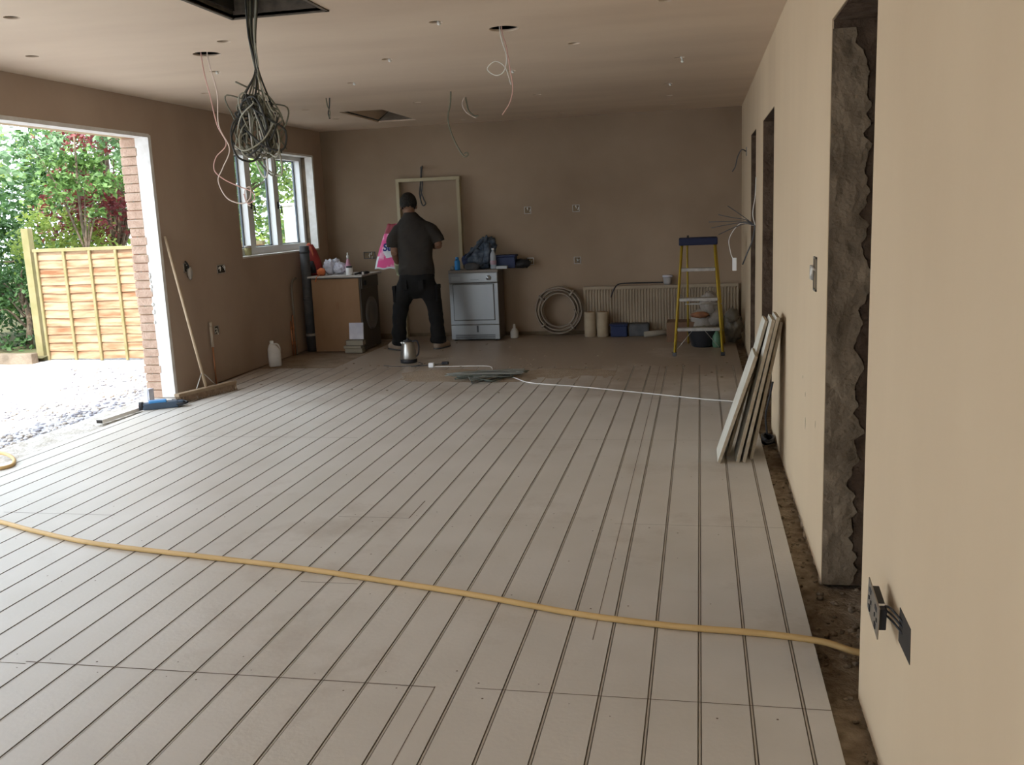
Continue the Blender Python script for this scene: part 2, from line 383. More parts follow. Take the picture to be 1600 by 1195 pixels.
struct('wall_right_brick', bm, mat('old_brick', (.085, .052, .032), .95, (.15, .10, .065), 12, .9, 25))
ragged_jamb('trim_6', 3.671, 2.07, 3, .085, .155)
bm = B()
for k in range(120):
    x = XR+rnd.uniform(-.02, .5); y = rnd.uniform(2.9, 3.66); s = rnd.uniform(.003, .012)*(1.5 if y > 3.5 else 1)
    blob(bm, (x, y, -.052), (s*1.5, s, s), 1, .5, 2, 0, k)
for k in range(170):
    x = rnd.uniform(XE+.01, XR); y = rnd.uniform(1.5, 8); s = rnd.uniform(.002, .008)
    blob(bm, (x, y, -.052), (s*1.5, s, s), 1, .5, 2, 0, k)
finish('plaster_rubble', bm, m_rubble, label='broken plaster crumbs and grit lying in the trench and doorway along the right wall', cat='rubble', kind='stuff')

# ---------------------------------------------------------------- window in left wall
wx0, wx1 = -4.815, -4.715
wy0, wy1, wz0, wz1 = WY0-.12, 10.80, WZ0, WZ1
bm = B()
box(bm, wx0, wx1, wy0, wy1, wz0, wz0+.085); box(bm, wx0, wx1, wy0, wy1, wz1-.055, wz1)
box(bm, wx0, wx1, wy0, wy0+.06, wz0+.085, wz1-.055); box(bm, wx0, wx1, wy1-.06, wy1, wz0+.085, wz1-.055)
posts = [(9.33, 9.455), (9.99, 10.115)]
for a, b in posts: box(bm, wx0, wx1, a, b, wz0+.085, wz1-.055, 0, .004)
fr = struct('window_1', bm, m_pvc)
bm = B()
panes = [(wy0+.06, 9.33), (9.455, 9.99), (10.115, wy1-.06)]
for a, b in panes:
    box(bm, wx0+.012, wx0+.03, b-.022, b, wz0+.085, wz1-.055); box(bm, wx0+.012, wx0+.03, a, a+.015, wz0+.085, wz1-.055)
    box(bm, wx0+.012, wx0+.03, a, b, wz0+.085, wz0+.097); box(bm, wx0+.012, wx0+.03, a, b, wz1-.067, wz1-.055)
finish('gasket', bm, m_gasket, fr)
m_glass = bpy.data.materials.new('glass'); m_glass.use_nodes = True
n = m_glass.node_tree.nodes; n.remove(n['Principled BSDF']); tr = n.new('ShaderNodeBsdfTransparent'); gl = n.new('ShaderNodeBsdfGlossy'); gl.inputs['Roughness'].default_value = .02
mx = n.new('ShaderNodeMixShader'); mx.inputs[0].default_value = .05; tr.inputs[0].default_value = (.97, .98, .97, 1)
m_glass.node_tree.links.new(tr.outputs[0], mx.inputs[1]); m_glass.node_tree.links.new(gl.outputs[0], mx.inputs[2]); m_glass.node_tree.links.new(mx.outputs[0], n['Material Output'].inputs[0])
for a, b in panes:
    bm = B(); box(bm, wx0+.018, wx0+.024, a+.01, b-.01, wz0+.09, wz1-.06); finish('pane', bm, m_glass, fr)
for yh in (9.40, 10.06):
    bm = B(); box(bm, wx1, wx1+.014, yh-.012, yh+.012, 1.62, 1.70, 0, .004); tube(bm, [(wx1+.018, yh, 1.66), (wx1+.04, yh, 1.655), (wx1+.042, yh+.015, 1.57)], .008, 8)
    finish('handle', bm, m_dkgrey, fr)
# white reveal round the window
bm = B(); box(bm, -4.66, XL+.003, WY1-.03, WY1+.01, WZ0, WZ1); box(bm, -4.70, XL+.003, WY0-.0, WY1, WZ1-.012, WZ1+.01); box(bm, -4.715, XL+.004, WY0, WY1, WZ0-.01, WZ0+.008)
struct('trim_7', bm, m_white)
bm = B(); box(bm, -4.83, -4.655, WY1-.02, WY1+.02, WZ0, WZ1); struct('trim_8', bm, m_jamb)
t = thing('glass_jar', (-4.655, 9.13, WZ0+.010), 'small yellowish glass jar standing on the white window ledge at its near end', 'jar')
bm = B(); lathe(bm, [(.030, 0), (.036, .01), (.036, .075), (.028, .085)], seg=20); finish('body', bm, mat('yellow_glass', (.45, .42, .2), .2, alpha=.8), t)
bm = B(); lathe(bm, [(.037, .078), (.037, .10), (.03, .102)], seg=20); finish('lid', bm, m_alu, t)

# ---------------------------------------------------------------- OUTDOORS
m_gravel = mat('gravel', (.46, .45, .46), .95, (.66, .65, .65), 25, .9, 45)
bm = bumpy('g', -16, XO-.02, -8, 24, -.10, 60, 120, .02, m_gravel, 1.5); struct('ground', bm, m_gravel)
# loose stones near the doorway
bm = B()
for k in range(2600):
    y = rnd.uniform(4.2, 9.5); x = XO-.03-abs(rnd.gauss(0, .9)); s = rnd.uniform(.008, .024)
    g = bmesh.ops.create_icosphere(bm, subdivisions=1, radius=1)
    rr = Matrix.Rotation(rnd.uniform(0, 6), 3, 'Z')
    a, b_, c_ = s*rnd.uniform(.8, 1.6), s, s*rnd.uniform(.4, .8)
    mi = rnd.choice((0, 0, 1, 2))
    for v in g['verts']: v.co = rr @ Vector((v.co.x*a, v.co.y*b_, v.co.z*c_))+Vector((x, y, -.098+c_*.4))
    for f in {f for v in g['verts'] for f in v.link_faces}: f.material_index = mi
finish('gravel_stones', bm, None, label='pale crushed stone chippings scattered over the sunny yard outside the wide opening', cat='gravel', kind='stuff',
       mats=[mat('stone_pale', (.62, .60, .60), .9), mat('stone_grey', (.34, .33, .36), .9), mat('stone_buff', (.50, .44, .38), .9)])
# garden ground beyond
m_soil = mat('soil', (.10, .12, .05), .95, (.16, .13, .07), 3)
bm = bumpy('g', -22, -7.9, 9.9, 26, -.03, 20, 30, .05, m_soil, 1); struct('ground_garden', bm, m_soil)
bm = B(); box(bm, -11, -7.95, 9.78, 9.90, -.14, .02, 0, .01); struct('ground_kerb', bm, m_concrete)
# fence panel
m_fence = mat('fence_boards', (.25, .11, .05), .85, (.50, .35, .21), 4, .3, 30, stretch=(.5, 1, 3.8), lo=.33, hi=.60, detail=8)
m_batten = mat('fence_batten', (.26, .23, .10), .85, (.33, .27, .14), 8)
fence = t = thing('garden_fence', (-6.4, 10.06, -.1), 'waney-edge timber fence panel with upright battens and a greenish left post, beyond the gravel yard', 'fence')
bm = B()
for k in range(13):
    z = .02+k*.101; Wd = .118; nn = 24
    for q in range(nn):
        xa, xb = -1.52+3.0*q/nn, -1.52+3.0*(q+1)/nn
        def lo(x): return z+.012*noise.noise(Vector((x*3, k*5, 0)))
        quad(bm, (xa, -.018, lo(xa)), (xb, -.018, lo(xb)), (xb, .0, z+Wd), (xa, .0, z+Wd))
        quad(bm, (xa, -.018, lo(xa)), (xb, -.018, lo(xb)), (xb, -.004, lo(xb)), (xa, -.004, lo(xa)))
    box(bm, -1.52, 1.48, 0, .008, z, z+Wd)
finish('board_panel', bm, m_fence, t)
for x in (-1.50, -1.12, -.77, -.42, -.05, .32, .69, 1.05):
    bm = B(); box(bm, x-.016, x+.016, -.045, -.018, .0, 1.33, 0, .003); finish('batten', bm, m_batten, t)
bm = B(); box(bm, -1.54, 1.48, -.04, .03, 1.33, 1.37, 0, .004); finish('top_rail', bm, m_batten, t)
bm = B(); box(bm, -8.06, -7.965, 10.02, 10.11, -.2, 1.52, 0, .006)
bmesh.ops.translate(bm, verts=bm.verts, vec=(6.4, -10.06, .1)); finish('post', bm, m_batten, t)
# pale pillar seen through the right window light
t = thing('garden_pillar', (-5.9, 13.0, -.1), 'sunlit pale rendered garden pillar seen through the right window light', 'pillar')
bm = B(); box(bm, -.08, .08, -.08, .08, 0, 1.80, 0, .01); finish('shaft', bm, m_white, t)
bm = B(); box(bm, -.1, .1, -.1, .1, 1.80, 1.84, 0, .01); finish('cap', bm, m_white, t)
# leaves
def leaf_mat(name, a, b_, tr=.35):
    m = bpy.data.materials.new(name); m.use_nodes = True; n = m.node_tree.nodes; l = m.node_tree.links; p = n['Principled BSDF']
    tc = n.new('ShaderNodeTexCoord'); nz = n.new('ShaderNodeTexNoise'); nz.inputs['Scale'].default_value = 9; cr = n.new('ShaderNodeValToRGB')
    cr.color_ramp.elements[0].position = .35; cr.color_ramp.elements[1].position = .65; cr.color_ramp.elements[0].color = (*a, 1); cr.color_ramp.elements[1].color = (*b_, 1)
    l.new(tc.outputs['Object'], nz.inputs['Vector']); l.new(nz.outputs['Fac'], cr.inputs[0]); l.new(cr.outputs[0], p.inputs['Base Color']); p.inputs['Roughness'].default_value = .5
    tl = n.new('ShaderNodeBsdfTranslucent'); l.new(cr.outputs[0], tl.inputs[0]); mx = n.new('ShaderNodeMixShader'); mx.inputs[0].default_value = tr
    l.new(p.outputs[0], mx.inputs[1]); l.new(tl.outputs[0], mx.inputs[2]); l.new(mx.outputs[0], n['Material Output'].inputs[0]); return m
LM = dict(green=leaf_mat('leaf_green', (.10, .20, .05), (.22, .36, .10)), dark=leaf_mat('leaf_dark', (.04, .10, .03), (.10, .20, .06)), lime=leaf_mat('leaf_lime', (.42, .50, .12), (.30, .42, .10), .5),
          red=leaf_mat('leaf_red', (.30, .06, .05), (.20, .05, .06)), pale=leaf_mat('leaf_pale', (.30, .42, .24), (.18, .32, .13)))
m_bark = mat('bark', (.13, .09, .06), .95, (.22, .17, .12), 20, .8, 40)
def crown(bm, c, r, n, size, seed, mi=0):
    r2 = random.Random(seed); cl = [(Vector((r2.gauss(0, 1), r2.gauss(0, 1), r2.gauss(0, 1))).normalized()*(r2.uniform(.25, 1)**.5)) for _ in range(max(6, n//45))]
    for k in range(n):
        q = r2.choice(cl)+Vector((r2.gauss(0, .13), r2.gauss(0, .13), r2.gauss(0, .13)))
        p = Vector((c[0]+q.x*r[0], c[1]+q.y*r[1], c[2]+q.z*r[2]))
        d = Vector((r2.gauss(0, 1), r2.gauss(0, 1), r2.gauss(-.3, .6))).normalized(); s = d.cross(Vector((r2.gauss(0, .5), r2.gauss(0, .5), 1))).normalized()
        nn = d.cross(s); L = size*r2.uniform(.7, 1.3); w = L*.32
        a = p; m1 = p+d*L*.45; e = p+d*L+nn*L*.1
        v = [bm.verts.new(x) for x in (a, m1+s*w+nn*w*.3, e, m1-s*w+nn*w*.3, m1)]
        for tri in ((0, 1, 4), (1, 2, 4), (2, 3, 4), (3, 0, 4)):
            f = bm.faces.new([v[i] for i in tri]); f.material_index = mi
def tree(name, loc, h, crowns, label, cat, trunk=.08, group=None):
    t = thing(name, (loc[0], loc[1], -.05), label, cat, group); top = max(c[0][2] for c in crowns)
    bm = B(); r2 = random.Random(int(loc[0]*31+loc[1]*17))
    tube(bm, spline([(0, 0, 0), (.05, .02, h*.35), (-.04, .03, h*.7), (.02, 0, top)], 5), [trunk*(1-.7*i/15) for i in range(16)], 9)
    for c in crowns:
        for q in range(3):
            e = Vector(c[0])+Vector((r2.gauss(0, .4)*c[1][0], r2.gauss(0, .4)*c[1][1], r2.gauss(0, .4)*c[1][2]))
            s = Vector((0, 0, min(h*.5, e.z*.6))); tube(bm, spline([s, (s+e)/2+Vector((0, 0, .15)), e], 5), [trunk*.4*(1-.08*i) for i in range(11)], 6)
    finish('trunk', bm, m_bark, t)
    ms = list(dict.fromkeys(c[4] for c in crowns)); bm = B()
    for i, (c, r, n, s, mk) in enumerate(crowns): crown(bm, c, r, n, s, i+int(abs(loc[0]*10)), ms.index(mk))
    finish('foliage', bm, None, t, mats=[LM[k] for k in ms]); return t
tree('maple_tree', (-8.4, 12.4), 2.2, [((0, 0, 1.75), (1.1, .7, .55), 2200, .085, 'red'), ((-.3, .2, 2.7), (.8, .7, .5), 800, .085, 'red'), ((.9, .2, 2.9), (.8, .6, .5), 800, .085, 'red')], 'dark red leaved tree rising just behind the fence panel', 'tree')
tree('broadleaf_tree', (-9.3, 13.6), 3, [((0, 0, 2.5), (1.6, 1.0, 1.0), 3200, .11, 'green'), ((1.6, .5, 3.2), (1.5, .9, 1.1), 2400, .11, 'green'), ((-1.4, 0, 1.5), (1.2, .9, 1.1), 2000, .10, 'dark')], 'large mid green leafy tree standing behind the red tree', 'tree', .13)
tree('hanging_tree', (-7.2, 11.5), 3, [((-.1, 0, 2.75), (.42, .5, .75), 1300, .10, 'pale'), ((.5, .2, 2.0), (.7, .5, 1.0), 1500, .09, 'dark'), ((-.5, .3, 3.2), (.6, .5, .4), 600, .1, 'pale')], 'pale green tree with hanging sprays above the right end of the fence panel', 'tree', .09)
tree('cherry_tree', (-8.15, 11.35), 2.4, [((.15, 0, 2.15), (.75, .35, .42), 1100, .09, 'green'), ((-.5, 0, 2.75), (.5, .3, .3), 500, .09, 'pale')], 'mid green spray of leaves in front of the dark red tree, above the fence', 'tree', .04)
tree('overhanging_tree', (-10.2, 9.3), 3, [((1.1, .6, 2.55), (1.0, .9, .42), 1500, .12, 'pale'), ((.4, 1.2, 1.9), (.8, .6, .6), 1200, .12, 'green')], 'pale leaved tree whose branches overhang the yard at the far left', 'tree', .10)
tree('dark_shrub', (-8.75, 10.75), 1.2, [((0, 0, .55), (.75, .55, .62), 2600, .075, 'dark'), ((-.7, -.1, .8), (.6, .5, .8), 1600, .08, 'green')], 'dense dark green shrub left of the fence post', 'shrub', .05)
tree('lime_shrub', (-8.7, 11.6), 1.4, [((0, 0, 1.2), (.7, .5, .8), 1800, .08, 'lime'), ((-1.2, .3, 1.0), (.8, .5, 1.0), 1400, .09, 'dark')], 'bushy yellow-green shrub behind the dark shrub at the yard edge', 'shrub', .05)
tree('hazel_tree', (-8.6, 15.6), 2.8, [((0, 0, 2.6), (1.6, .9, 1.5), 3600, .10, 'green'), ((1.6, -.1, 3.1), (1.2, .9, 1.1), 1800, .10, 'green'), ((.4, -.4, 1.0), (1.6, .7, 1.0), 2200, .10, 'lime')], 'sunlit green tree filling the middle window light', 'tree', .1)
tree('beech_tree', (-6.3, 15.4), 2.8, [((0, 0, 1.7), (1.0, .8, 1.0), 2400, .09, 'lime'), ((.2, .4, 3.1), (1.4, .9, 1.0), 2200, .10, 'green')], 'yellow-green tree rising behind the pale garden pillar', 'tree', .1)
tree('laurel_shrub', (-7.4, 13.4), 1.4, [((0, 0, 1.0), (.8, .5, .85), 2000, .085, 'lime')], 'bright lime shrub low in the left and middle window lights', 'shrub', .05)
# rough hedge closing the far side of the garden
bm = B()
for k in range(26):
    a = k/25; crown(bm, (-17+a*14.5, 18.6-abs(a-.5)*1.2, 1.5+.5*sin(k*1.7)), (.85, .6, 2.2), 520, .17, 100+k, k % 3)
finish('hedge', bm, None, label='tall mixed green hedge closing off the far side of the garden', cat='hedge', mats=[LM['green'], LM['lime'], LM['dark']])
bm = B()
for k in range(16):
    a = k/15; crown(bm, (-14.5+.4*sin(k*3), 6+a*12, 1.6+.4*sin(k*2.1)), (.6, .85, 2.4), 420, .17, 300+k, k % 2)
finish('hedge', bm, None, label='tall leafy hedge along the left side of the garden beyond the yard', cat='hedge', mats=[LM['green'], LM['dark']])

bm = bumpy('g', XO-.02, 6, -12, -2.25, -.10, 30, 30, .02, m_gravel, 1.5); struct('ground_patio', bm, m_gravel)

# ---------------------------------------------------------------- LOOSE THINGS
def one(name, bm, m, label, cat, group=None, mats=None, smooth=False): return finish(name, bm, m, None, smooth, label, cat, group, mats=mats)
# air hose across the floor
m_hose = mat('hose_yellow', (.66, .44, .19), .5, (.58, .38, .15), 6)
hp = [(-5.3, 5.2, -.07), (-5.0, 5.32, -.05), (-4.80, 5.32, .0), (-4.62, 5.29, .012), (-4.44, 5.17, .012), (-4.33, 5.03, .012), (-4.34, 4.94, .012), (-4.45, 4.88, .012), (-4.7, 4.84, .012), (-4.95, 4.7, -.04), (-4.95, 4.5, -.04), (-4.7, 4.36, .0), (-4.35, 4.25, .012), (-3.95, 4.12, .012), (-3.54, 3.97, .012), (-3.21, 3.84, .012), (-2.8, 3.71, .012), (-2.25, 3.61, .012), (-1.74, 3.52, .012), (-1.27, 3.41, .012), (-.84, 3.30, .012),
      (-.45, 3.18, .012), (-.1, 3.115, .012), (.2, 3.09, .012), (.40, 3.06, .006), (.52, 3.035, -.015), (.75, 3.03, -.035), (1.2, 3.1, -.04)]
bm = B(); tube(bm, spline(hp, 8), .0115, 12); one('air_hose', bm, m_hose, 'long yellow hose snaking across the grooved floor from the yard opening to the near doorway', 'hose')
# thin white cord
m_wcord = mat('white_cable', (.78, .76, .70), .5)
bm = B(); tube(bm, spline([(-2.62, 8.72, .006), (-2.3, 8.74, .006), (-2.02, 8.72, .006), (-1.92, 8.45, .006), (-1.80, 8.25, .02), (-1.62, 8.0, .02), (-1.44, 7.83, .006), (-1.03, 7.66, .006), (-.48, 7.39, .006), (.03, 7.12, .006), (.26, 7.02, .006), (.42, 6.86, -.02)], 8), .0045, 8)
one('extension_cable', bm, m_wcord, 'thin white cable running over the floor from the cable heap to the right wall', 'cable')
# heap of old cable on floor
t = thing('cable_heap', (-1.86, 8.1, 0), 'flattened heap of grey-green and dark cable lying on the dusty floor', 'cable')
for i, (mm, rad) in enumerate([((.10, .11, .09), .006), ((.16, .17, .14), .006), ((.24, .24, .20), .005), ((.07, .07, .06), .006), ((.13, .15, .12), .006), ((.33, .33, .29), .004)]):
    r2 = random.Random(50+i); pts = []
    for k in range(7):
        a = k*2.5+i*1.9; L = (.30+.12*(i % 3)/2)*r2.uniform(.8, 1.05); w = .30*r2.uniform(.35, 1)
        pts.append((L*cos(a)*(.9+.2*r2.random())-.02, w*sin(a)+.05*cos(a)+r2.uniform(-.03, .03), .007+.012*(i % 3)+.008*r2.random()+.02*abs(cos(a))))
    bm = B(); tube(bm, spline(pts, 6), rad, 6); finish('strand', bm, mat('strand_%d' % i, tuple(q*.75 for q in mm), .6), t)
# small cables, lead and plug by the kettle
t = thing('power_lead', (-2.8, 8.8, 0), 'dark power lead with a white plug lying on the floor beside the steel kettle', 'power lead')
bm = B(); tube(bm, spline([(-.02, .2, .006), (.06, .08, .006), (-.02, -.05, .006), (.08, -.02, .006), (.19, .05, .006), (.30, .08, .01)], 8), .004, 6); tube(bm, spline([(-.33, .02, .006), (-.2, -.04, .006), (-.05, -.03, .006), (.1, .0, .006), (.2, .03, .006)], 6), .0035, 6); finish('lead', bm, m_dkgrey, t)
bm = B(); box(bm, .17, .225, -.10, -.045, 0, .045, 0, .008); box(bm, .19, .2, -.045, -.03, .02, .028, 1); finish('plug', bm, None, t, mats=[m_pvc, m_metal])
bm = B(); box(bm, .26, .33, .06, .10, 0, .03, 0, .008); finish('connector', bm, m_black, t)
# steel kettle
t = thing('kettle', (-2.935, 9.04, 0), 'brushed steel kettle standing on the floor in front of the man', 'kettle')
m_kett = mat('kettle_steel', (.42, .40, .36), .3, metal=.9)
bm = B(); lathe(bm, [(.083, .035), (.085, .05), (.078, .12), (.064, .19), (.055, .213), (.05, .216)], seg=32); finish('body', bm, m_kett, t)
bm = B(); lathe(bm, [(.080, 0), (.086, .005), (.087, .035), (.08, .04)], seg=32); finish('base', bm, m_black, t)
bm = B(); lathe(bm, [(.05, .215), (.047, .226), (.03, .232), (.012, .233), (.012, .247), (.004, .25)], seg=24); finish('lid', bm, m_black, t)
bm = B(); tube(bm, spline([(.05, 0, .215), (.095, 0, .222), (.115, 0, .17), (.105, 0, .09), (.08, 0, .06)], 6), [(.012, .008)]*25, 8); finish('handle', bm, m_black, t)
bm = B(); prism(bm, [(-.05, .18), (-.075, .212), (-.045, .212)], -.018, .018, 'y'); finish('spout', bm, m_kett, t)
# dust heap
bm = B(); N = 40; M_ = 16
for (x0, x1, y0, y1, a0) in ((-2.9, -.66, 7.85, 8.66, .010),):
    V = []
    for i in range(N+1):
        row = []
        for j in range(M_+1):
            u, v = i/N*2-1, j/M_*2-1; x = (x0+x1)/2+u*(x1-x0)/2; y = (y0+y1)/2+v*(y1-y0)/2
            h_ = max(0, 1-(abs(u)**4+abs(v)**3))*(.35+.9*max(0, noise.noise(Vector((x*2.3, y*2.3, 1)))+.35))+.12*noise.noise(Vector((x*14, y*14, 2)))
            row.append(bm.verts.new((x, y, -.003+a0*max(0, h_))))
        V.append(row)
    for i in range(N):
        for j in range(M_): bm.faces.new((V[i][j], V[i+1][j], V[i+1][j+1], V[i][j+1])).smooth = True
one('dust_patch', bm, mat('dust', (.34, .26, .185), .95, (.40, .32, .23), 12, .3, 60), 'thin brown patch of swept plaster dust spread under the cable heap', 'dust')['kind'] = 'stuff'
bm = B()
for k in range(150):
    x = rnd.uniform(-4.3, .3); y = rnd.choice((rnd.uniform(8.65, 8.85), rnd.uniform(7.3, 8.9), rnd.uniform(8.7, 10.5))); s = rnd.uniform(.003, .009)
    blob(bm, (x, y, s*.3), (s*1.6, s, s*.6), 1, .4, 2, 0, k)
one('debris', bm, m_rubble, 'scattered crumbs of plaster and grit over the dusty far end of the floor', 'debris')['kind'] = 'stuff'

# ---- tumble dryer
m_app = mat('appliance_silver', (.31, .32, .315), .4, (.27, .28, .28), 2, metal=.35, spec=.5)
m_side = mat('appliance_side', (.12, .10, .085), .5)
t = thing('tumble_dryer', (-2.60, 10.60, 0), 'silver-grey tumble dryer standing against the back wall right of the man', 'tumble dryer')
bm = B(); box(bm, -.29, .29, .02, .36, .012, .80, 0, .004); finish('body', bm, m_side, t)
bm = B(); box(bm, -.293, .293, 0, .03, .19, .675, 0, .006); finish('front_panel', bm, m_app, t)
bm = B(); box(bm, -.295, .295, -.008, .05, .68, .80, 0, .012); fp = finish('control_panel', bm, m_app, t)
bm = B(); lathe(bm, [(.030, 0), (.028, .018), (.010, .02), (.009, .03), (.002, .03)], seg=24); o = finish('knob', bm, m_metal, fp); o.location = (.19, -.008, .735); o.rotation_euler = (pi/2, 0, 0)
bm = B()
box(bm, -.03, .07, -.0115, -.005, .715, .719)
finish('markings', bm, m_dkgrey, fp)
bm = B(); box(bm, -.26, -.15, -.0105, -.005, .71, .755); finish('badge', bm, mat('badge', (.36, .37, .38), .4), fp)
bm = B(); box(bm, -.243, .243, -.012, .01, .245, .662, 0, .006); d = finish('door', bm, m_app, t)
bm = B(); box(bm, -.25, .25, -.002, .012, .238, .669, 0, .004); finish('door_seal', bm, m_dkgrey, d)
bm = B(); box(bm, -.292, .292, .002, .03, .014, .184, 0, .004); k_ = finish('plinth', bm, m_app, t)
bm = B()
for k in range(5): box(bm, -.24, .24, -.002, .006, .022+k*.011, .028+k*.011)
box(bm, .02, .04, -.006, .006, .10, .178); finish('vent', bm, m_dkgrey, k_)
bm = B(); box(bm, -.297, .297, .0, .365, .80, .83, 0, .006); finish('top', bm, mat('appliance_top', (.24, .21, .18), .5, (.2, .17, .14), 6), t)
for x in (-.25, .25):
    for y in (.05, .33):
        bm = B(); lathe(bm, [(.02, 0), (.02, .014)], (x, y, 0), 12); finish('foot', bm, m_black, t)
TZ = .83
bm = B(); r0 = Vector((-2.56, 10.80, 0))
blob(bm, (-2.55, 10.81, TZ+.13), (.16, .11, .13), 4, .35, 2.3, 0, 3); blob(bm, (-2.47, 10.84, TZ+.25), (.11, .09, .12), 4, .4, 3, 0, 8); blob(bm, (-2.66, 10.82, TZ+.10), (.11, .09, .09), 3, .4, 3, 1, 12)
tube(bm, spline([(-2.72, 10.78, TZ+.12), (-2.64, 10.72, TZ+.2), (-2.56, 10.72, TZ+.27), (-2.5, 10.76, TZ+.33)], 5), [(.03, .015)]*16, 8, 0)
tube(bm, spline([(-2.45, 10.74, TZ+.30), (-2.44, 10.70, TZ+.2), (-2.46, 10.71, TZ+.08)], 5), [(.035, .02)]*11, 8, 0)
one('jacket', bm, None, 'crumpled dark blue-grey jacket heaped on top of the silver dryer', 'jacket', mats=[mat('denim', (.05, .07, .10), .9, (.14, .17, .21), 16, .6, 30), mat('navy_cloth', (.02, .03, .08), .9, (.05, .06, .13), 12, .6, 30)])
bm = B(); blob(bm, (-2.62, 10.66, TZ+.035), (.09, .05, .05), 3, .25, 3, 0, 5); one('dark_bag', bm, m_dkgrey, 'small black bag lying under the crumpled jacket on the dryer', 'bag')
def bottle(name, loc, prof, m, capprof, mc, label, cat='bottle', extra=None):
    t = thing(name, loc, label, cat); bm = B(); lathe(bm, prof, seg=20); finish('body', bm, m, t)
    bm = B(); lathe(bm, capprof, seg=16); finish('cap', bm, mc, t); return t
m_blue = mat('blue_plastic', (.04, .26, .65), .35)
bottle('blue_bottle', (-2.80, 10.68, TZ), [(.030, 0), (.033, .02), (.033, .10), (.022, .12)], m_blue, [(.020, .12), (.02, .15), (.01, .153)], m_blue, 'small bright blue plastic bottle at the left end of the dryer top')
m_clear = bpy.data.materials.new('clear_plastic'); m_clear.use_nodes = True; q = m_clear.node_tree.nodes['Principled BSDF']; q.inputs['Base Color'].default_value = (.55, .60, .66, 1); q.inputs['Roughness'].default_value = .2; q.inputs['Alpha'].default_value = .55
t = bottle('water_bottle', (-2.37, 10.70, TZ), [(.034, 0), (.036, .02), (.036, .15), (.03, .18), (.014, .205), (.014, .22)], m_clear, [(.016, .22), (.016, .24), (.01, .242)], m_pvc, 'clear plastic water bottle standing right of the jacket on the dryer')
bm = B(); lathe(bm, [(.0368, .05), (.0368, .10)], seg=20); finish('wrapper', bm, mat('pinkish_label', (.42, .28, .32), .6), t)
t = thing('blue_toolbox', (-2.255, 10.84, TZ), 'dark blue plastic box on the right end of the dryer top', 'toolbox')
m_navy = mat('navy_plastic', (.012, .022, .075), .5)
bm = B(); box(bm, -.10, .13, -.07, .08, 0, .13, 0, .008); finish('body', bm, m_navy, t)
bm = B(); box(bm, -.11, .14, -.08, .09, .13, .155, 0, .008); finish('lid', bm, m_navy, t)
bm = B(); box(bm, -2.33, -2.20, 10.66, 10.72, TZ, TZ+.035, 0, .006); one('soap_bar', bm, mat('pale_box', (.50, .53, .55), .6), 'small pale grey flat packet in front of the dark blue box on the dryer', 'packet')
bm = B(); blob(bm, (-2.08, 10.90, TZ+.045), (.12, .09, .055), 3, .2, 3, 0, 9); tube(bm, spline([(-2.2, 10.86, TZ+.02), (-2.1, 10.8, TZ+.02), (-2.0, 10.88, TZ+.0)], 5), .012, 6)
one('black_sack', bm, m_black, 'limp black sack hanging over the right rear corner of the dryer', 'sack')
bm = B(); blob(bm, (-2.865, 10.70, TZ+.022), (.03, .03, .028), 2, .3, 3, 0, 2); one('rag', bm, mat('grey_rag', (.26, .25, .22), .9), 'small grey rag at the left front corner of the dryer top', 'rag')
bm = B(); lathe(bm, [(.045, 0), (.05, .01), (.05, .07), (.035, .10), (.016, .12), (.014, .16), (.004, .165)], (-2.17, 10.80, .0), 20); one('white_bottle', bm, mat('dusty_white', (.42, .38, .32), .7), 'dusty pale bottle on the floor right beside the dryer', 'bottle')

# ---- timber casing leaning on back wall
t = thing('door_casing', (-3.205, 11.03, 0), 'pale timber door casing leaning against the back wall behind the man', 'door casing')
m_case = mat('casing_wood', (.50, .43, .28), .6, (.42, .35, .22), 5, stretch=(1, 1, .2))
bm = B(); box(bm, -.40, .40, -.03, .05, 1.885, 1.925, 0, .003); finish('head', bm, m_case, t)
for x in (-.40, .355):
    bm = B(); box(bm, x, x+.04, -.03, .05, 0, 1.888, 0, .003); finish('jamb', bm, m_case, t)
bm = B(); tube(bm, spline([(-3.29, 11.09, 2.04), (-3.27, 11.04, 2.06), (-3.285, 11.035, 1.95), (-3.30, 11.02, 1.80), (-3.26, 10.99, 1.68), (-3.235, 10.98, 1.62), (-3.27, 10.98, 1.60), (-3.30, 11.0, 1.68), (-3.28, 11.02, 1.8), (-3.275, 11.03, 1.9)], 6), .008, 6)
tube(bm, spline([(-3.30, 11.09, 2.05), (-3.285, 11.04, 2.04), (-3.295, 11.03, 1.9), (-3.31, 11.0, 1.74), (-3.29, 10.99, 1.64)], 6), .007, 6)
one('wall_cable', bm, m_dkgrey, 'loop of dark cable coming out of the back wall above the timber casing', 'cable')

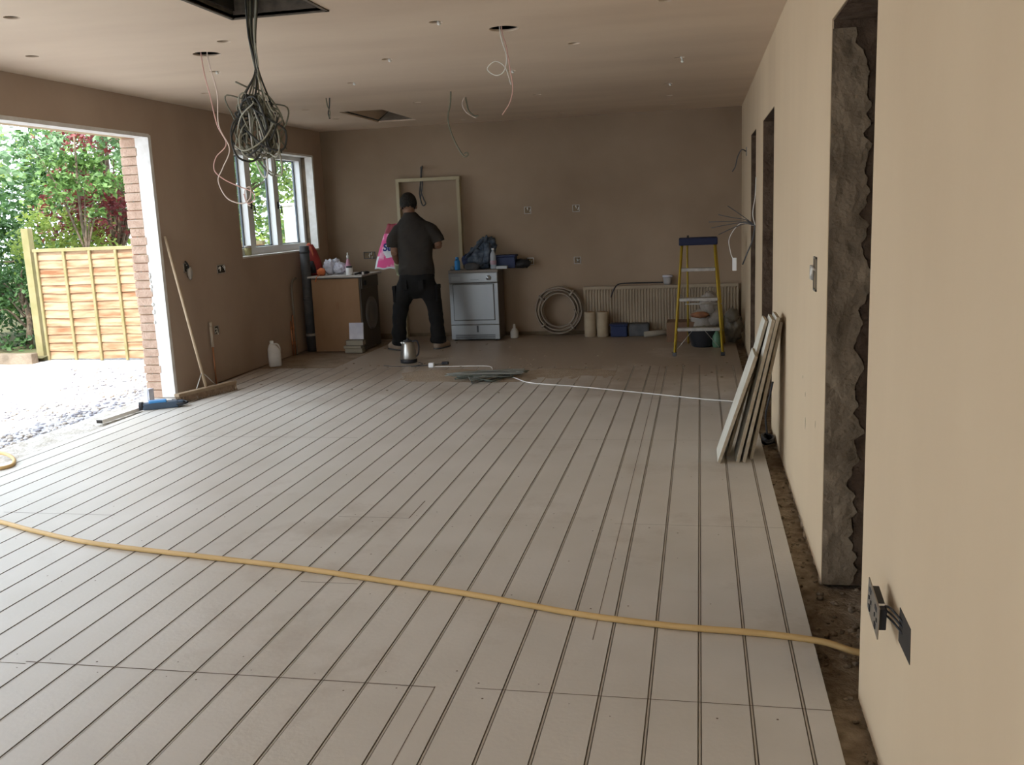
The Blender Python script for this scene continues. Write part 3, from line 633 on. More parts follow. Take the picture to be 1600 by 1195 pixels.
# ---- back boxes / sockets on walls
def back_box(loc, face, w, h, label, name='back_box', gang=1, col=None, bits=True):
    """recessed metal box: facing 'x' (left wall, looks +X), '-x' (right wall) or '-y' (back wall)"""
    t = thing(name, loc, label, 'socket box')
    t.rotation_euler = (0, 0, {'-y': 0, 'x': pi/2, '-x': -pi/2}[face])
    bm = B(); d = .006
    box(bm, -w/2, w/2, -d, .0, h/2-.008, h/2); box(bm, -w/2, w/2, -d, .0, -h/2, -h/2+.008); box(bm, -w/2, -w/2+.008, -d, 0, -h/2, h/2); box(bm, w/2-.008, w/2, -d, 0, -h/2, h/2)
    finish('rim', bm, col or m_alu, t)
    bm = B(); box(bm, -w/2+.006, w/2-.006, -.002, .0, -h/2+.006, h/2-.006); finish('back', bm, m_dark if face == 'x' else m_hall, t)
    if bits:
        r2 = random.Random(int(w*1000+loc[2]*100))
        for k in range(2*gang):
            bm = B()
            x = r2.uniform(-w*.35, w*.35); z = r2.uniform(-h*.3, h*.3)
            tube(bm, spline([(x, 0, z), (x+.01, -.015, z+.01), (x+r2.uniform(-.02, .02), -.02, z-.02)], 3), .0045, 5); finish('wire', bm, m_wcord, t)
    return t
back_box((XL, 8.37, 1.045), 'x', .155, .085, 'double socket box let into the left wall below the window', gang=2)
back_box((XL, 8.17, .475), 'x', .08, .085, 'single socket box low on the left wall beside the capped pipe')
t = back_box((XL, 7.74, 1.10), 'x', .085, .085, 'open socket box with a hanging fitting behind the broom handle')
bm = B(); blob(bm, (.01, -.03, -.05), (.03, .02, .06), 3, .2, 3); finish('fitting', bm, m_alu, t)
bm = B(); tube(bm, spline([(-.02, -.01, .06), (-.01, -.03, .02), (.01, -.03, -.06), (.02, -.03, -.11)], 4), .008, 6); finish('loose_cable', bm, m_black, t)
back_box((-2.01, YB, 1.49), '-y', .085, .085, 'left one of the two bare socket boxes high on the back wall')
back_box((-1.43, YB, 1.49), '-y', .085, .085, 'right one of the two bare socket boxes high on the back wall')
back_box((-1.43, YB, .88), '-y', .085, .085, 'bare socket box on the back wall above the big pipe coil')
back_box((-2.0, YB, .885), '-y', .085, .085, 'pale bare socket box on the back wall right of the dryer', col=m_pvc)
back_box((-4.03, YB, 1.02), '-y', .15, .085, 'dark double socket box on the back wall above the cluttered worktop', col=m_dkgrey, gang=2)
t = back_box((XR, 4.03, 1.17), '-x', .085, .14, 'slim switch box on the right wall between the two nearer doorways', 'switch_box', col=mat('grey_box', (.20, .17, .13), .6))
bm = B(); box(bm, -.12, -.042, -.012, 0, -.03, .03, 0, .004); finish('cut_out', bm, m_alu, t)
# cable whisker out of right wall far end
t = back_box((XR, 9.95, 1.98), '-x', .08, .085, 'small wall box with one drooping cable high at the far end of the right wall', bits=False)
bm = B(); tube(bm, spline([(0, 0, 0), (.02, -.05, .02), (0, -.09, -.05), (-.02, -.11, -.14), (-.03, -.14, -.19)], 6), .006, 6); finish('loose_cable', bm, m_dkgrey, t)
# hanging socket near right
t = thing('hanging_double_socket', (XR, 2.36, .38), 'metal double socket face hanging out of its hole on the near right wall', 'socket')
bm = B(); quad(bm, (-.001, -.235, .115), (-.001, -.125, .03), (-.001, -.125, -.06), (-.001, -.235, .03)); bm.free()
bm = B(); prism(bm, [(-.122, .118), (-.238, .116), (-.242, .030), (-.118, .030)], -.0015, 0, 'x'); finish('hole', bm, m_dark, t)
fm = Matrix.Translation((-.045, -.03, .075)) @ Matrix.Rotation(radians(9), 4, 'X')
bm = B(); box(bm, -.0015, .0015, -.075, .073, -.044, .044, 0, .001, fm); fc = finish('face_plate', bm, mat('brushed_plate', (.36, .33, .28), .35, metal=.8), t)
for y in (-.040, .038):
    bm = B(); box(bm, -.0035, -.001, y-.010, y+.010, .018, .030, 0, 0, fm); finish('switch', bm, m_dkgrey, fc)
    bm = B(); box(bm, -.0035, -.001, y-.006, y+.008, -.034, -.018, 0, 0, fm); box(bm, -.0035, -.001, y-.018, y-.012, -.006, .004, 0, 0, fm); box(bm, -.0035, -.001, y+.008, y+.014, -.006, .004, 0, 0, fm); finish('pin_holes', bm, m_black, fc)
bm = B(); box(bm, .0015, .022, -.058, .055, -.028, .030, 0, .003, fm); box(bm, .0012, .025, -.04, -.032, -.030, .032, 1, 0, fm); finish('module', bm, None, t, mats=[m_black, m_pvc])
for k in range(3):
    bm = B(); tube(bm, spline([(-.03, -.05+.012*k, .09-.012*k), (-.018, -.10, .105-.014*k), (.0, -.16, .095-.014*k)], 6), .0028, 6); finish('wire', bm, m_black, t)
t.rotation_euler = (0, 0, 0)

# ---- broom and small things on left
t = thing('broom', (-4.22, 7.28, 0), 'wide-headed yard broom with a long wooden handle leaning on the left wall', 'broom')
rzb = math.atan2(.62, .20)
hd = Matrix.Rotation(rzb, 4, 'Z')
bm = B(); box(bm, -.33, .33, -.03, .03, .055, .085, 0, .008, hd); finish('head', bm, mat('broom_wood', (.33, .24, .15), .8, (.26, .18, .11), 10), t)
bm = B()
for k in range(66):
    for j in range(5):
        x = -.315+k*.0097; y = -.024+j*.012
        tube(bm, [hd @ Vector((x, y, .058)), hd @ Vector((x*1.02+rnd.uniform(-.006, .006), y*1.5+rnd.uniform(-.006, .006), .001))], [.0042, .0022], 4, cap=False)
o = finish('bristles', bm, mat('bristle', (.24, .16, .10), .9, (.36, .25, .16), 20), t)
o['kind'] = 'stuff'
hv = Vector((-4.55, 7.42, 1.39))-Vector((-4.22, 7.28, .07))
bm = B(); tube(bm, [(0, 0, .07), tuple(Vector((0, 0, .07))+hv*.5), tuple(Vector((0, 0, .07))+hv)], .0125, 12); finish('handle', bm, mat('handle_wood', (.46, .35, .23), .7, (.36, .26, .16), 8, stretch=(1, 1, .2)), t)
bm = B()
for s in (-1, 1): tube(bm, [hd @ Vector((.11*s, 0, .085)), tuple(Vector((0, 0, .07))+hv*.11)], .004, 6)
finish('brace', bm, m_alu, t)
t = thing('capped_pipe', (-4.54, 8.02, -.03), 'short copper pipe with a pale cap rising against the left wall behind the broom', 'pipe')
bm = B(); tube(bm, [(0, 0, 0), (0, 0, .38)], .0075, 10); finish('pipe', bm, m_copper, t)
bm = B(); tube(bm, [(0, 0, .36), (0, 0, .56)], .014, 10); tube(bm, [(0, 0, .555), (0, 0, .60)], .016, 10); finish('cap', bm, mat('cap_cream', (.52, .44, .34), .7), t)
# pipes in the left corner behind the window
t = thing('boiler_pipes', (-4.53, 9.85, -.03), 'pair of copper pipes with grey lagging climbing the left wall near the worktop', 'pipes')
bm = B(); tube(bm, spline([(0, 0, 0), (0, 0, .3), (0, 0, .75), (0, .02, .82), (0, .08, .86), (0, .13, .86)], 5), .014, 8); finish('lagging', bm, mat('lagging', (.22, .19, .15), .9), t)
for y in (-.10, -.04):
    bm = B(); tube(bm, [(0, y, 0), (0, y, .5+y)], .0085, 8); tube(bm, [(0, y, .12), (0, y, .16)], .012, 8); tube(bm, [(0, y, .30), (0, y, .34)], .012, 8); finish('pipe', bm, m_copper, t)
t = thing('waste_pipe', (-4.46, 10.12, -.03), 'tall dark grey waste pipe standing between the left wall and the washing machine', 'pipe')
bm = B(); tube(bm, [(0, 0, 0), (0, 0, 1.22)], .055, 20); finish('pipe', bm, m_dkgrey, t)
for z in (.18, .60, 1.14):
    bm = B(); tube(bm, [(0, 0, z), (0, 0, z+.03)], .060, 20); finish('collar', bm, m_alu if z < .5 else m_dkgrey, t)
# white jerrycan
t = thing('jerrycan', (-4.33, 8.87, 0), 'translucent white plastic container standing on the floor at the foot of the left wall', 'container', rz=.5)
m_jer = mat('dusty_plastic', (.62, .58, .52), .5, (.50, .46, .40), 6)
bm = B(); loft(bm, [(0, 0, 0, .058, .04, .6), (0, 0, .01, .066, .046, .6), (0, 0, .12, .068, .047, .6), (-.004, 0, .18, .062, .044, .6), (-.015, 0, .215, .040, .032, .8), (-.02, 0, .24, .022, .022)], 24); finish('body', bm, m_jer, t)
bm = B(); tube(bm, spline([(-.01, 0, .228), (.03, 0, .232), (.055, 0, .20), (.060, 0, .15)], 5), .009, 8); finish('handle', bm, m_jer, t)
bm = B(); lathe(bm, [(.021, .235), (.021, .265), (.015, .268)], (-.02, 0, 0), 16); finish('cap', bm, m_pvc, t)
# cordless tool at the doorway foot
t = thing('cordless_tool', (-4.36, 6.80, 0), 'blue and black cordless power tool lying at the foot of the white door jamb', 'power tool', rz=.55)
bm = B(); box(bm, -.15, .13, -.045, .045, .0, .055, 0, .014); box(bm, .02, .17, -.035, .035, .01, .05, 0, .012); finish('body', bm, mat('tool_slate', (.06, .085, .12), .5), t)
bm = B(); box(bm, -.10, .04, -.036, .036, .045, .072, 0, .01); finish('housing', bm, mat('tool_blue', (.06, .24, .50), .4), t)
bm = B(); tube(bm, [(-.175, -.01, .035), (-.14, -.01, .035)], .034, 20); h_ = finish('collar', bm, m_black, t)
bm = B(); tube(bm, [(-.178, -.01, .035), (-.174, -.01, .035)], .014, 16); finish('spindle', bm, mat('tool_red', (.40, .12, .10), .5), h_)
bm = B(); tube(bm, spline([(.10, -.03, .03), (.16, -.05, .03), (.20, -.01, .03), (.16, .04, .04), (.08, .04, .05)], 5), .010, 8); finish('grip', bm, m_black, t)
bm = B(); box(bm, -4.60, -4.565, 6.93, 7.0, -.01, .13, 0, .003); box(bm, -4.564, -4.55, 6.93, 7.0, -.01, .13, 1, .002); one('battery_box', bm, None, 'small white and dark carton standing behind the cordless tool at the jamb', 'box', mats=[m_paper, m_dkgrey])
bm = B(); box(bm, -.27, .27, -.028, .028, 0, .03, 0, .003, Matrix.Translation((-4.56, 6.55, -.012)) @ Matrix.Rotation(1.50, 4, 'Z')); box(bm, -.272, -.268, -.026, .026, .002, .028, 1, 0, Matrix.Translation((-4.56, 6.55, -.012)) @ Matrix.Rotation(1.50, 4, 'Z'))
one('timber_offcut', bm, None, 'short pale timber batten lying along the threshold next to the cordless tool', 'timber', mats=[mat('pale_batten', (.78, .74, .68), .8), m_dark])

# ---- washing machine with hardboard side and its clutter
t = thing('washing_machine', (-4.08, 10.05, -.038), 'washing machine turned sideways with a brown hardboard side facing the room', 'washing machine')
bm = B(); box(bm, -.29, .29, .01, .60, .015, .86, 0, .006); finish('body', bm, mat('machine_dark', (.10, .085, .07), .6), t)
bm = B(); box(bm, -.295, .275, -.004, .010, .01, .845, 0, .002); finish('side_panel', bm, m_card, t)
bm = B(); box(bm, .289, .305, .03, .58, .72, .85, 0, .004); cp = finish('control_panel', bm, mat('machine_face', (.09, .08, .07), .5), t)
bm = B(); lathe(bm, [(.03, 0), (.028, .02), (.005, .022)], seg=20); o = finish('knob', bm, m_black, cp); o.location = (.305, .12, .785); o.rotation_euler = (0, pi/2, 0)
bm = B(); lathe(bm, [(.19, 0), (.19, .015), (.14, .03), (.13, .012), (.01, .01)], seg=36); o = finish('door', bm, mat('machine_door', (.16, .15, .14), .35), t); o.location = (.290, .31, .42); o.rotation_euler = (0, pi/2, 0)
bm = B(); box(bm, -.02, .02, -.010, -.004, .5, .58); finish('faded_mark', bm, mat('mark', (.29, .16, .085), .8), t)
bm = B(); box(bm, -4.41, -3.75, 10.02, 10.70, .822, .842, 0, .003); one('worktop_board', bm, mat('white_board', (.55, .52, .48), .6, (.40, .36, .32), 8), 'thin off-white board laid over the washing machine as a worktop', 'board')
WZ = .842
m_red = mat('red_bag', (.38, .045, .035), .6, (.26, .03, .03), 9); 
t = thing('red_rucksack', (-4.46, 10.32, .84), 'dark red and black rucksack propped in the corner beside the window', 'rucksack')
bm = B(); loft(bm, [(.02, 0, 0, .085, .06, .7), (.02, 0, .02, .10, .075, .7), (.01, 0, .15, .095, .075, .7), (-.01, 0, .28, .07, .06, .8), (-.015, 0, .36, .035, .035)], 24); finish('body', bm, m_red, t)
bm = B(); loft(bm, [(.015, -.07, .03, .055, .022, .6), (.01, -.075, .10, .058, .026, .6), (.0, -.07, .17, .045, .016, .6)], 20); finish('pocket', bm, m_black, t)
bm = B(); tube(bm, spline([(-.05, -.05, .05), (-.07, -.075, .16), (-.05, -.06, .30), (-.015, -.02, .37), (.03, -.05, .28), (.075, -.06, .10)], 6), [(.012, .004)]*31, 6); finish('strap', bm, mat('strap_orange', (.55, .14, .07), .7), t)
bm = B()
for (x, y, z, r, s) in ((-4.25, 10.34, .085, (.085, .07, .085), 1), (-4.13, 10.34, .07, (.085, .07, .07), 2), (-4.19, 10.38, .11, (.06, .05, .07), 4)): blob(bm, (x, y, WZ+z), r, 4, .35, 3.2, 0, s)
one('white_carrier_bag', bm, mat('white_film', (.68, .68, .76), .35, (.55, .55, .62), 12, .5, 20), 'crumpled white plastic carrier bag on the worktop beside the red rucksack', 'bag')
bm = B(); blob(bm, (-4.28, 10.14, WZ+.045), (.05, .04, .045), 3, .4, 3, 0, 6); tube(bm, spline([(-4.27, 10.12, WZ+.02), (-4.29, 10.03, WZ-.0), (-4.31, 10.018, WZ-.06)], 5), .006, 6); one('orange_rag', bm, mat('orange_cloth', (.62, .17, .06), .8), 'small orange and red cloth hanging over the front edge of the worktop', 'cloth')
t = bottle('spray_bottle', (-4.01, 10.30, WZ), [(.03, 0), (.034, .02), (.033, .10), (.018, .15), (.012, .18)], mat('pink_label', (.62, .32, .42), .5), [(.014, .18), (.015, .21), (.007, .225), (.006, .25)], m_pvc, 'slim pink bottle with a tall white nozzle on the worktop')
t = bottle('putty_tub', (-3.93, 10.12, WZ), [(.038, 0), (.041, .01), (.041, .085)], m_pvc, [(.036, .085), (.036, .102), (.03, .105)], m_black, 'white tub with a black lid standing near the front edge of the worktop', 'tub')
bm = B(); tube(bm, spline([(-3.86, 10.1, WZ+.01), (-3.82, 10.2, WZ+.02), (-3.78, 10.35, WZ+.012)], 4), .011, 6); box(bm, -3.85, -3.77, 10.2, 10.3, WZ, WZ+.03, 0, .006); one('pliers', bm, m_black, 'black hand tool lying at the right end of the worktop', 'hand tool')
bm = B(); blob(bm, (-3.77, 10.12, WZ+.017), (.014, .014, .017), 2, .1); one('paint_dab', bm, m_pvc, 'tiny white blob at the very right front corner of the worktop', 'blob')
t = bottle('brown_bottle', (-4.06, 10.45, WZ), [(.028, 0), (.03, .02), (.03, .07), (.014, .10)], mat('maroon_plastic', (.22, .05, .07), .5), [(.014, .10), (.014, .12), (.008, .122)], m_black, 'small maroon bottle behind the white bag on the worktop')
bm = B(); box(bm, -.085, .085, -.010, .010, 0, .19, 0, .003, Matrix.Translation((-3.86, 10.015, .115)) @ Matrix.Rotation(-.10, 4, 'X')); one('white_carton', bm, m_paper, 'square white carton leaning against the foot of the brown hardboard panel', 'carton')
bm = B(); box(bm, -3.98, -3.77, 9.93, 10.035, -.03, .018, 0, .006); box(bm, -3.99, -3.78, 9.92, 10.035, .020, .05, 1, .004); box(bm, -3.97, -3.76, 9.95, 10.035, .052, .112, 2, .004); one('tile_pack', bm, None, 'low stack of dark and pale packs on the floor under the white carton', 'packs', mats=[mat('pack_pale', (.34, .31, .24), .8), mat('pack_olive', (.26, .23, .17), .8), mat('pack_plum', (.09, .06, .06), .7)])

# ---- coil of pipe, rolls, radiator and clutter at the back wall
t = thing('pipe_coil', (-1.645, 10.93, .012), 'large coil of milky plastic pipe standing on edge against the back wall', 'pipe coil')
m_coil = mat('milky_pipe', (.25, .20, .145), .4, (.32, .265, .20), 6, spec=.4)
bm = B(); pts = []; 
for k in range(24*15+1):
    a = 2*pi*k/24; lp = k/24; ring = lp % 5; lay = int(lp//5)
    R0 = .275-.018*lay-.020*((ring*.0)+0) - .018*(lay); y = -.04+.018*ring if lay % 2 == 0 else .05-.018*ring
    R0 += .004*sin(a*3+lp)
    pts.append((R0*cos(a), y, .295+R0*sin(a)))
tube(bm, pts, .0092, 6); finish('pipe', bm, m_coil, t)
for a in (.9, 2.5, 3.9, 5.4):
    bm = B(); c = Vector((cos(a)*.253, 0, .295+sin(a)*.253)); u = Vector((cos(a), 0, sin(a)))
    tube(bm, [c+u*(.045*cos(q*pi/4))+Vector((0, .062*sin(q*pi/4), 0)) for q in range(9)], [(.012, .001)]*9, 6, cap=False); finish('tie', bm, mat('wrap_tape', (.30, .25, .19), .5), t)
m_roll = mat('cream_roll', (.42, .34, .23), .85, (.36, .28, .19), 8)
for x, lb in ((-1.262, 'left one of the two cream rolls standing upright in front of the radiator'), (-1.115, 'right one of the two cream rolls standing upright in front of the radiator')):
    t = thing('paper_roll', (x, 10.80, 0), lb, 'roll', 'cream rolls by the radiator')
    bm = B(); lathe(bm, [(.066, 0), (.068, .01), (.068, .285), (.063, .292), (.03, .292), (.028, .27)], seg=28); finish('sheet', bm, m_roll, t)
    bm = B(); lathe(bm, [(.030, .05), (.030, .296), (.022, .296), (.022, .05)], seg=20); finish('core', bm, m_card, t)
t = thing('radiator', (-.46, 11.0, 0), 'long cream panel radiator unhooked and propped against the back wall', 'radiator')
m_rad = mat('radiator_cream', (.40, .32, .22), .5, (.34, .265, .18), 3)
bm = B(); n_ = 52; pr = []
for k in range(n_):
    x0 = -.88+k*1.76/n_; w = 1.76/n_
    pr += [(x0, -.012), (x0+w*.30, -.012), (x0+w*.45, .004), (x0+w*.85, .004)]
pr.append((.88, -.012))
va = [[bm.verts.new((x, y, z)) for x, y in pr] for z in (.045, .06, .52, .535)]
for i in (0, 2):
    for v in va[i if i == 0 else 3]: v.co.y = -.012
for a, b in zip(va, va[1:]):
    for k in range(len(pr)-1): bm.faces.new((a[k], a[k+1], b[k+1], b[k]))
box(bm, -.895, -.88, -.013, .02, .03, .57, 0, .002); box(bm, .88, .895, -.013, .02, .03, .57, 0, .002); box(bm, -.88, .88, -.013, .02, .535, .57, 0, .003); box(bm, -.88, .88, -.013, .02, .012, .045, 0, .003)
finish('front_panel', bm, m_rad, t)
bm = B(); box(bm, -.87, .87, .045, .06, .03, .55); finish('rear_panel', bm, m_rad, t)
bm = B(); box(bm, -.88, .88, .018, .058, .55, .565)
finish('top_grille', bm, mat('grille', (.30, .25, .18), .6), t)
t = bottle('white_pot', (-.37, 11.02, .572), [(.034, 0), (.045, .02), (.050, .09)], mat('pot_grey', (.42, .40, .38), .5), [(.058, .088), (.058, .105), (.05, .11)], m_paper, 'small white plastic pot with a lid standing on top of the radiator', 'pot')
bm = B(); tube(bm, spline([(-1.03, 10.975, .44), (-1.0, 10.975, .52), (-.94, 10.99, .59), (-.8, 11.0, .60), (-.6, 11.0, .60), (-.42, 10.985, .60)], 6), .007, 6); one('black_flex', bm, m_black, 'black flex lying along the radiator top and hanging over its front', 'cable')
t = thing('blue_crate', (-.93, 10.82, 0), 'low dark blue plastic tray on the floor right of the cream rolls', 'tray')
bm = B(); box(bm, -.09, .10, -.08, .08, 0, .13, 0, .01); finish('body', bm, m_navy, t); bm = B(); box(bm, -.1, .11, -.09, .09, .13, .15, 0, .005); finish('rim', bm, m_navy, t)
bm = B(); box(bm, -.81, -.58, 10.76, 10.94, 0, .145, 0, .02); one('grey_case', bm, m_dkgrey, 'dark grey case on the floor between the blue tray and the ladder', 'case')
bm = B(); tube(bm, [(-.62, 10.60, .045), (-.30, 10.72, .060)], .032, 14); one('cardboard_tube', bm, mat('tube_grey', (.28, .24, .18), .8), 'short pale grey tube lying on the floor just left of the ladder', 'tube')
bm = B(); box(bm, -.36, -.02, 10.25, 10.55, -.001, .22, 0, .008); one('brown_carton', bm, mat('brown_card', (.16, .09, .055), .9, (.2, .12, .07), 4), 'low brown cardboard box on the floor behind the ladder', 'box')
t = thing('black_bucket', (.03, 9.95, 0), 'wide dark bucket of rubbish standing between the legs of the ladder', 'bucket')
bm = B(); lathe(bm, [(.11, 0), (.12, .01), (.16, .17), (.17, .19), (.155, .19), (.11, .03), (.01, .03)], seg=28); finish('pail', bm, m_black, t)
bm = B(); blob(bm, (0, 0, .15), (.13, .13, .06), 3, .4, 3); finish('rubbish', bm, mat('rubbish_green', (.12, .14, .10), .9, (.30, .27, .2), 10), t)
bm = B(); blob(bm, (.10, 10.30, .40), (.10, .08, .14), 4, .3, 3, 0, 2); blob(bm, (.16, 10.28, .25), (.10, .09, .10), 3, .3, 3, 0, 4); blob(bm, (.05, 10.32, .20), (.16, .1, .18), 3, .2, 2, 0, 5)
one('clear_sack', bm, mat('sack_white', (.30, .26, .22), .5, (.32, .28, .23), 9, .6, 20), 'bulging off-white plastic sack seen through the ladder rungs', 'sack')
bm = B(); blob(bm, (.0, 10.17, .305), (.10, .05, .035), 3, .25, 3, 0, 3); one('orange_packet', bm, mat('packet', (.42, .18, .08), .6, (.10, .05, .04), 9), 'dark and orange packet poking out in front of the off-white sack', 'packet')
bm = B(); blob(bm, (.35, 10.25, .17), (.095, .16, .175), 4, .3, 2.6, 0, 12); blob(bm, (.33, 10.1, .30), (.07, .07, .07), 3, .4, 3, 0, 14)
one('rubble_sack', bm, mat('sack_grey', (.13, .11, .08), .5, (.20, .17, .13), 7, .6, 18), 'grey see-through rubbish sack slumped in the corner right of the ladder', 'sack')
t = thing('fizzy_bottle', (.17, 9.86, 0), 'green plastic bottle on the floor just behind the right foot of the ladder', 'bottle')
bm = B(); lathe(bm, [(.04, 0), (.045, .02), (.045, .12), (.02, .16), (.013, .18)], seg=20); finish('body', bm, mat('green_plastic', (.10, .20, .12), .3), t); bm = B(); lathe(bm, [(.016, .18), (.016, .20), (.01, .202)], seg=14); finish('cap', bm, m_pvc, t)

# ---- stepladder
t = thing('stepladder', (-.015, 9.30, 0), 'yellow fibreglass stepladder with aluminium treads and a dark blue top', 'stepladder')
m_yel = mat('fibreglass_yellow', (.50, .34, .03), .5, (.42, .27, .03), 6); m_bluetop = mat('blue_top', (.012, .016, .05), .5)
def ry(z): return .30*z/1.08          # front rails lean back
def rx(z): return .235-(.075*z/1.08)
for s in (-1, 1):
    bm = B(); a = Vector((s*.235, 0, .012)); b = Vector((s*.16, .30, 1.09))
    tube(bm, [a, b], [(.014, .026)]*2, 4); r_l = finish('front_rail', bm, m_yel, t, label=None)
    bm = B(); box(bm, s*.235-.02, s*.235+.02, -.03, .03, 0, .035, 0, .005); finish('foot', bm, m_black if s > 0 else m_dkgrey, r_l)
    bm = B(); tube(bm, [(s*.14+.03, .40, 1.09), (s*.19+.08, .78, .012)], [(.010, .018)]*2, 4); finish('rear_rail', bm, m_yel, t)
for z in (.27, .56, .85):
    bm = B(); w = rx(z); box(bm, -w+.01, w-.01, ry(z)-.045, ry(z)+.045, z-.030, z, 0, .003); finish('tread', bm, m_alu, t)
bm = B()
for s in (-1, 1): tube(bm, [(s*.06, ry(.24), .24), (s*.205, ry(.06), .07)], [(.009, .003)]*2, 4)
finish('lower_brace', bm, m_alu, t)
bm = B(); tube(bm, [(-.14, .62, .45), (.24, .62, .45)], .009, 6); tube(bm, [(-.15, .72, .16), (.26, .72, .16)], .009, 6); finish('rear_brace', bm, m_alu, t)
for s in (-1, 1): bm = B(); tube(bm, [(s*.19, .17, .60), (s*.17+.03, .62, .5)], .005, 6); finish('spreader', bm, m_alu, t)
bm = B(); box(bm, -.19, .19, .24, .47, 1.075, 1.15, 0, .012); tp = finish('top_cap', bm, m_bluetop, t)
bm = B(); tube(bm, [(-.10, .28, 1.15), (-.10, .28, 1.175)], .010, 8); finish('bolt', bm, m_black, tp)

# ---- insulation boards leaning on the right wall
m_ins = mat('leaning_board', (.66, .64, .55), .7, (.60, .57, .48), 8); m_edge = mat('board_edge', (.44, .37, .27), .9, (.36, .29, .20), 22, .5, 40)
def lean_board(x0, x1, y0, y1, zt, th, label, shear=0):
    bm = B(); L = Vector((x1-x0, 0, zt)); n = Vector((zt, 0, -(x1-x0))).normalized()*th
    A = [Vector((x0, y0, 0)), Vector((x0, y1, 0)), Vector((x1, y1+shear, zt)), Vector((x1, y0+shear, zt))]
    lift = Vector((0, 0, max(0, -n.z)))
    vs = [bm.verts.new(p+lift) for p in A]+[bm.verts.new(p+n+lift) for p in A]
    for q, mi in (((0, 3, 2, 1), 0), ((4, 5, 6, 7), 1), ((0, 1, 5, 4), 1), ((2, 3, 7, 6), 1), ((0, 4, 7, 3), 1), ((1, 2, 6, 5), 1)):
        f = bm.faces.new([vs[i] for i in q]); f.material_index = mi
    return one('insulation_board', bm, None, label, 'board', 'boards leaning on the right wall', mats=[m_ins, m_edge])
lean_board(.095, .300, 5.31, 5.62, .62, .018, 'foremost and lowest of the grooved offcut boards leaning against the right wall')
lean_board(.150, .365, 5.47, 5.72, .80, .016, 'long pale board just behind the lowest board of the leaning pile')
lean_board(.200, .393, 5.33, 5.62, .82, .018, 'middle board of the pile leaning on the right wall')
lean_board(.235, .418, 5.33, 5.62, .835, .018, 'board next to the middle one, second nearest to the right wall')
lean_board(.280, .440, 5.40, 5.72, .80, .018, 'board of the leaning pile closest to the right wall')
bm = B(); r2 = random.Random(4); pts = []
for k in range(30): a = k*.8; pts.append((.42+.035*cos(a), 5.95+.09*sin(a)+r2.uniform(-.02, .02), -.03+.0012*k))
tube(bm, spline(pts, 4), .008, 6); tube(bm, spline([(.42, 6.0, .0), (.41, 6.02, .12), (.43, 6.04, .22), (.455, 6.05, .34)], 5), .006, 6)
one('black_cable', bm, m_black, 'tangle of black cable stuffed in the floor trench behind the leaning boards', 'cable')
# wires at the far doorway
t = thing('wire_bundle', (.46, 8.22, 1.28), 'splayed bunch of thin wires with a white connector at the far doorway', 'wires')
bm = B(); r2 = random.Random(9)
for e in ((-.30, .15, .10), (-.36, .1, -.01), (-.22, .2, .17), (-.38, .15, .04), (-.30, .1, -.07)):
    tube(bm, spline([(0, 0, 0), (-.08, .02, .03+e[2]*.2), (e[0]*.6, e[1]*.5, e[2]*.5+.02), e], 5), .0035, 5)
finish('wire', bm, m_dkgrey, t)
bm = B(); tube(bm, spline([(0, 0, 0), (-.02, 0, -.12), (-.07, .02, -.25), (-.10, .04, -.33)], 6), .006, 6); finish('flex', bm, m_dkgrey, t)
bm = B(); tube(bm, spline([(-.01, .01, .0), (-.12, .05, .02), (-.21, .05, -.10), (-.20, .05, -.22), (-.18, .05, -.28)], 6), .0035, 6); tube(bm, spline([(0, 0, 0), (-.02, 0, .1), (.0, .0, .25), (.005, 0, .4)], 5), .0035, 6); finish('white_wire', bm, m_wcord, t)
bm = B(); box(bm, -.185, -.150, .03, .055, -.38, -.27, 0, .003); finish('connector', bm, m_pvc, t)

# ---- cables hanging from the ceiling
def hang(name, label, strands, cat='cable', group=None):
    t = thing(name, strands[0][0][0], label, cat, group); o_ = Vector(strands[0][0][0])
    for pts, r, m, nm in strands:
        bm = B(); tube(bm, spline([Vector(p)-o_ for p in pts], 8), r, 7); finish(nm, bm, m, t)
    return t
m_pink = mat('pink_wire', (.66, .40, .34), .6); m_wht = mat('cream_wire', (.72, .60, .52), .6); m_grn = mat('grey_flex', (.17, .16, .11), .6); m_drk = mat('dark_flex', (.045, .045, .04), .6); m_lgt = mat('light_flex', (.40, .39, .31), .6)
x, y = -3.07, 5.70
hang('lighting_cable', 'long pair of pink and cream wires looping down from the left big ceiling hole', [
    ([(x+.01, y, 2.66), (x+.01, y, 2.5), (x+.05, y, 2.3), (x+.04, y, 2.1), (x+.10, y, 1.95), (x+.04, y, 1.83), (x-.0, y, 1.75), (x+.05, y, 1.64), (x+.15, y, 1.60), (x+.21, y, 1.63), (x+.22, y, 1.70), (x+.18, y, 1.68), (x+.19, y, 1.60), (x+.21, y, 1.58)], .004, m_wht, 'cream_wire'),
    ([(x-.04, y, 2.66), (x-.03, y, 2.45), (x+.0, y, 2.28), (x+.03, y, 2.1), (x+.08, y, 1.98), (x-.0, y, 1.90), (x-.02, y, 1.82), (x+.04, y, 1.76), (x+.14, y, 1.71), (x+.23, y, 1.67), (x+.24, y, 1.62), (x+.19, y, 1.60), (x+.17, y, 1.66)], .0038, m_pink, 'pink_wire')])
x, y = -1.13, 5.67
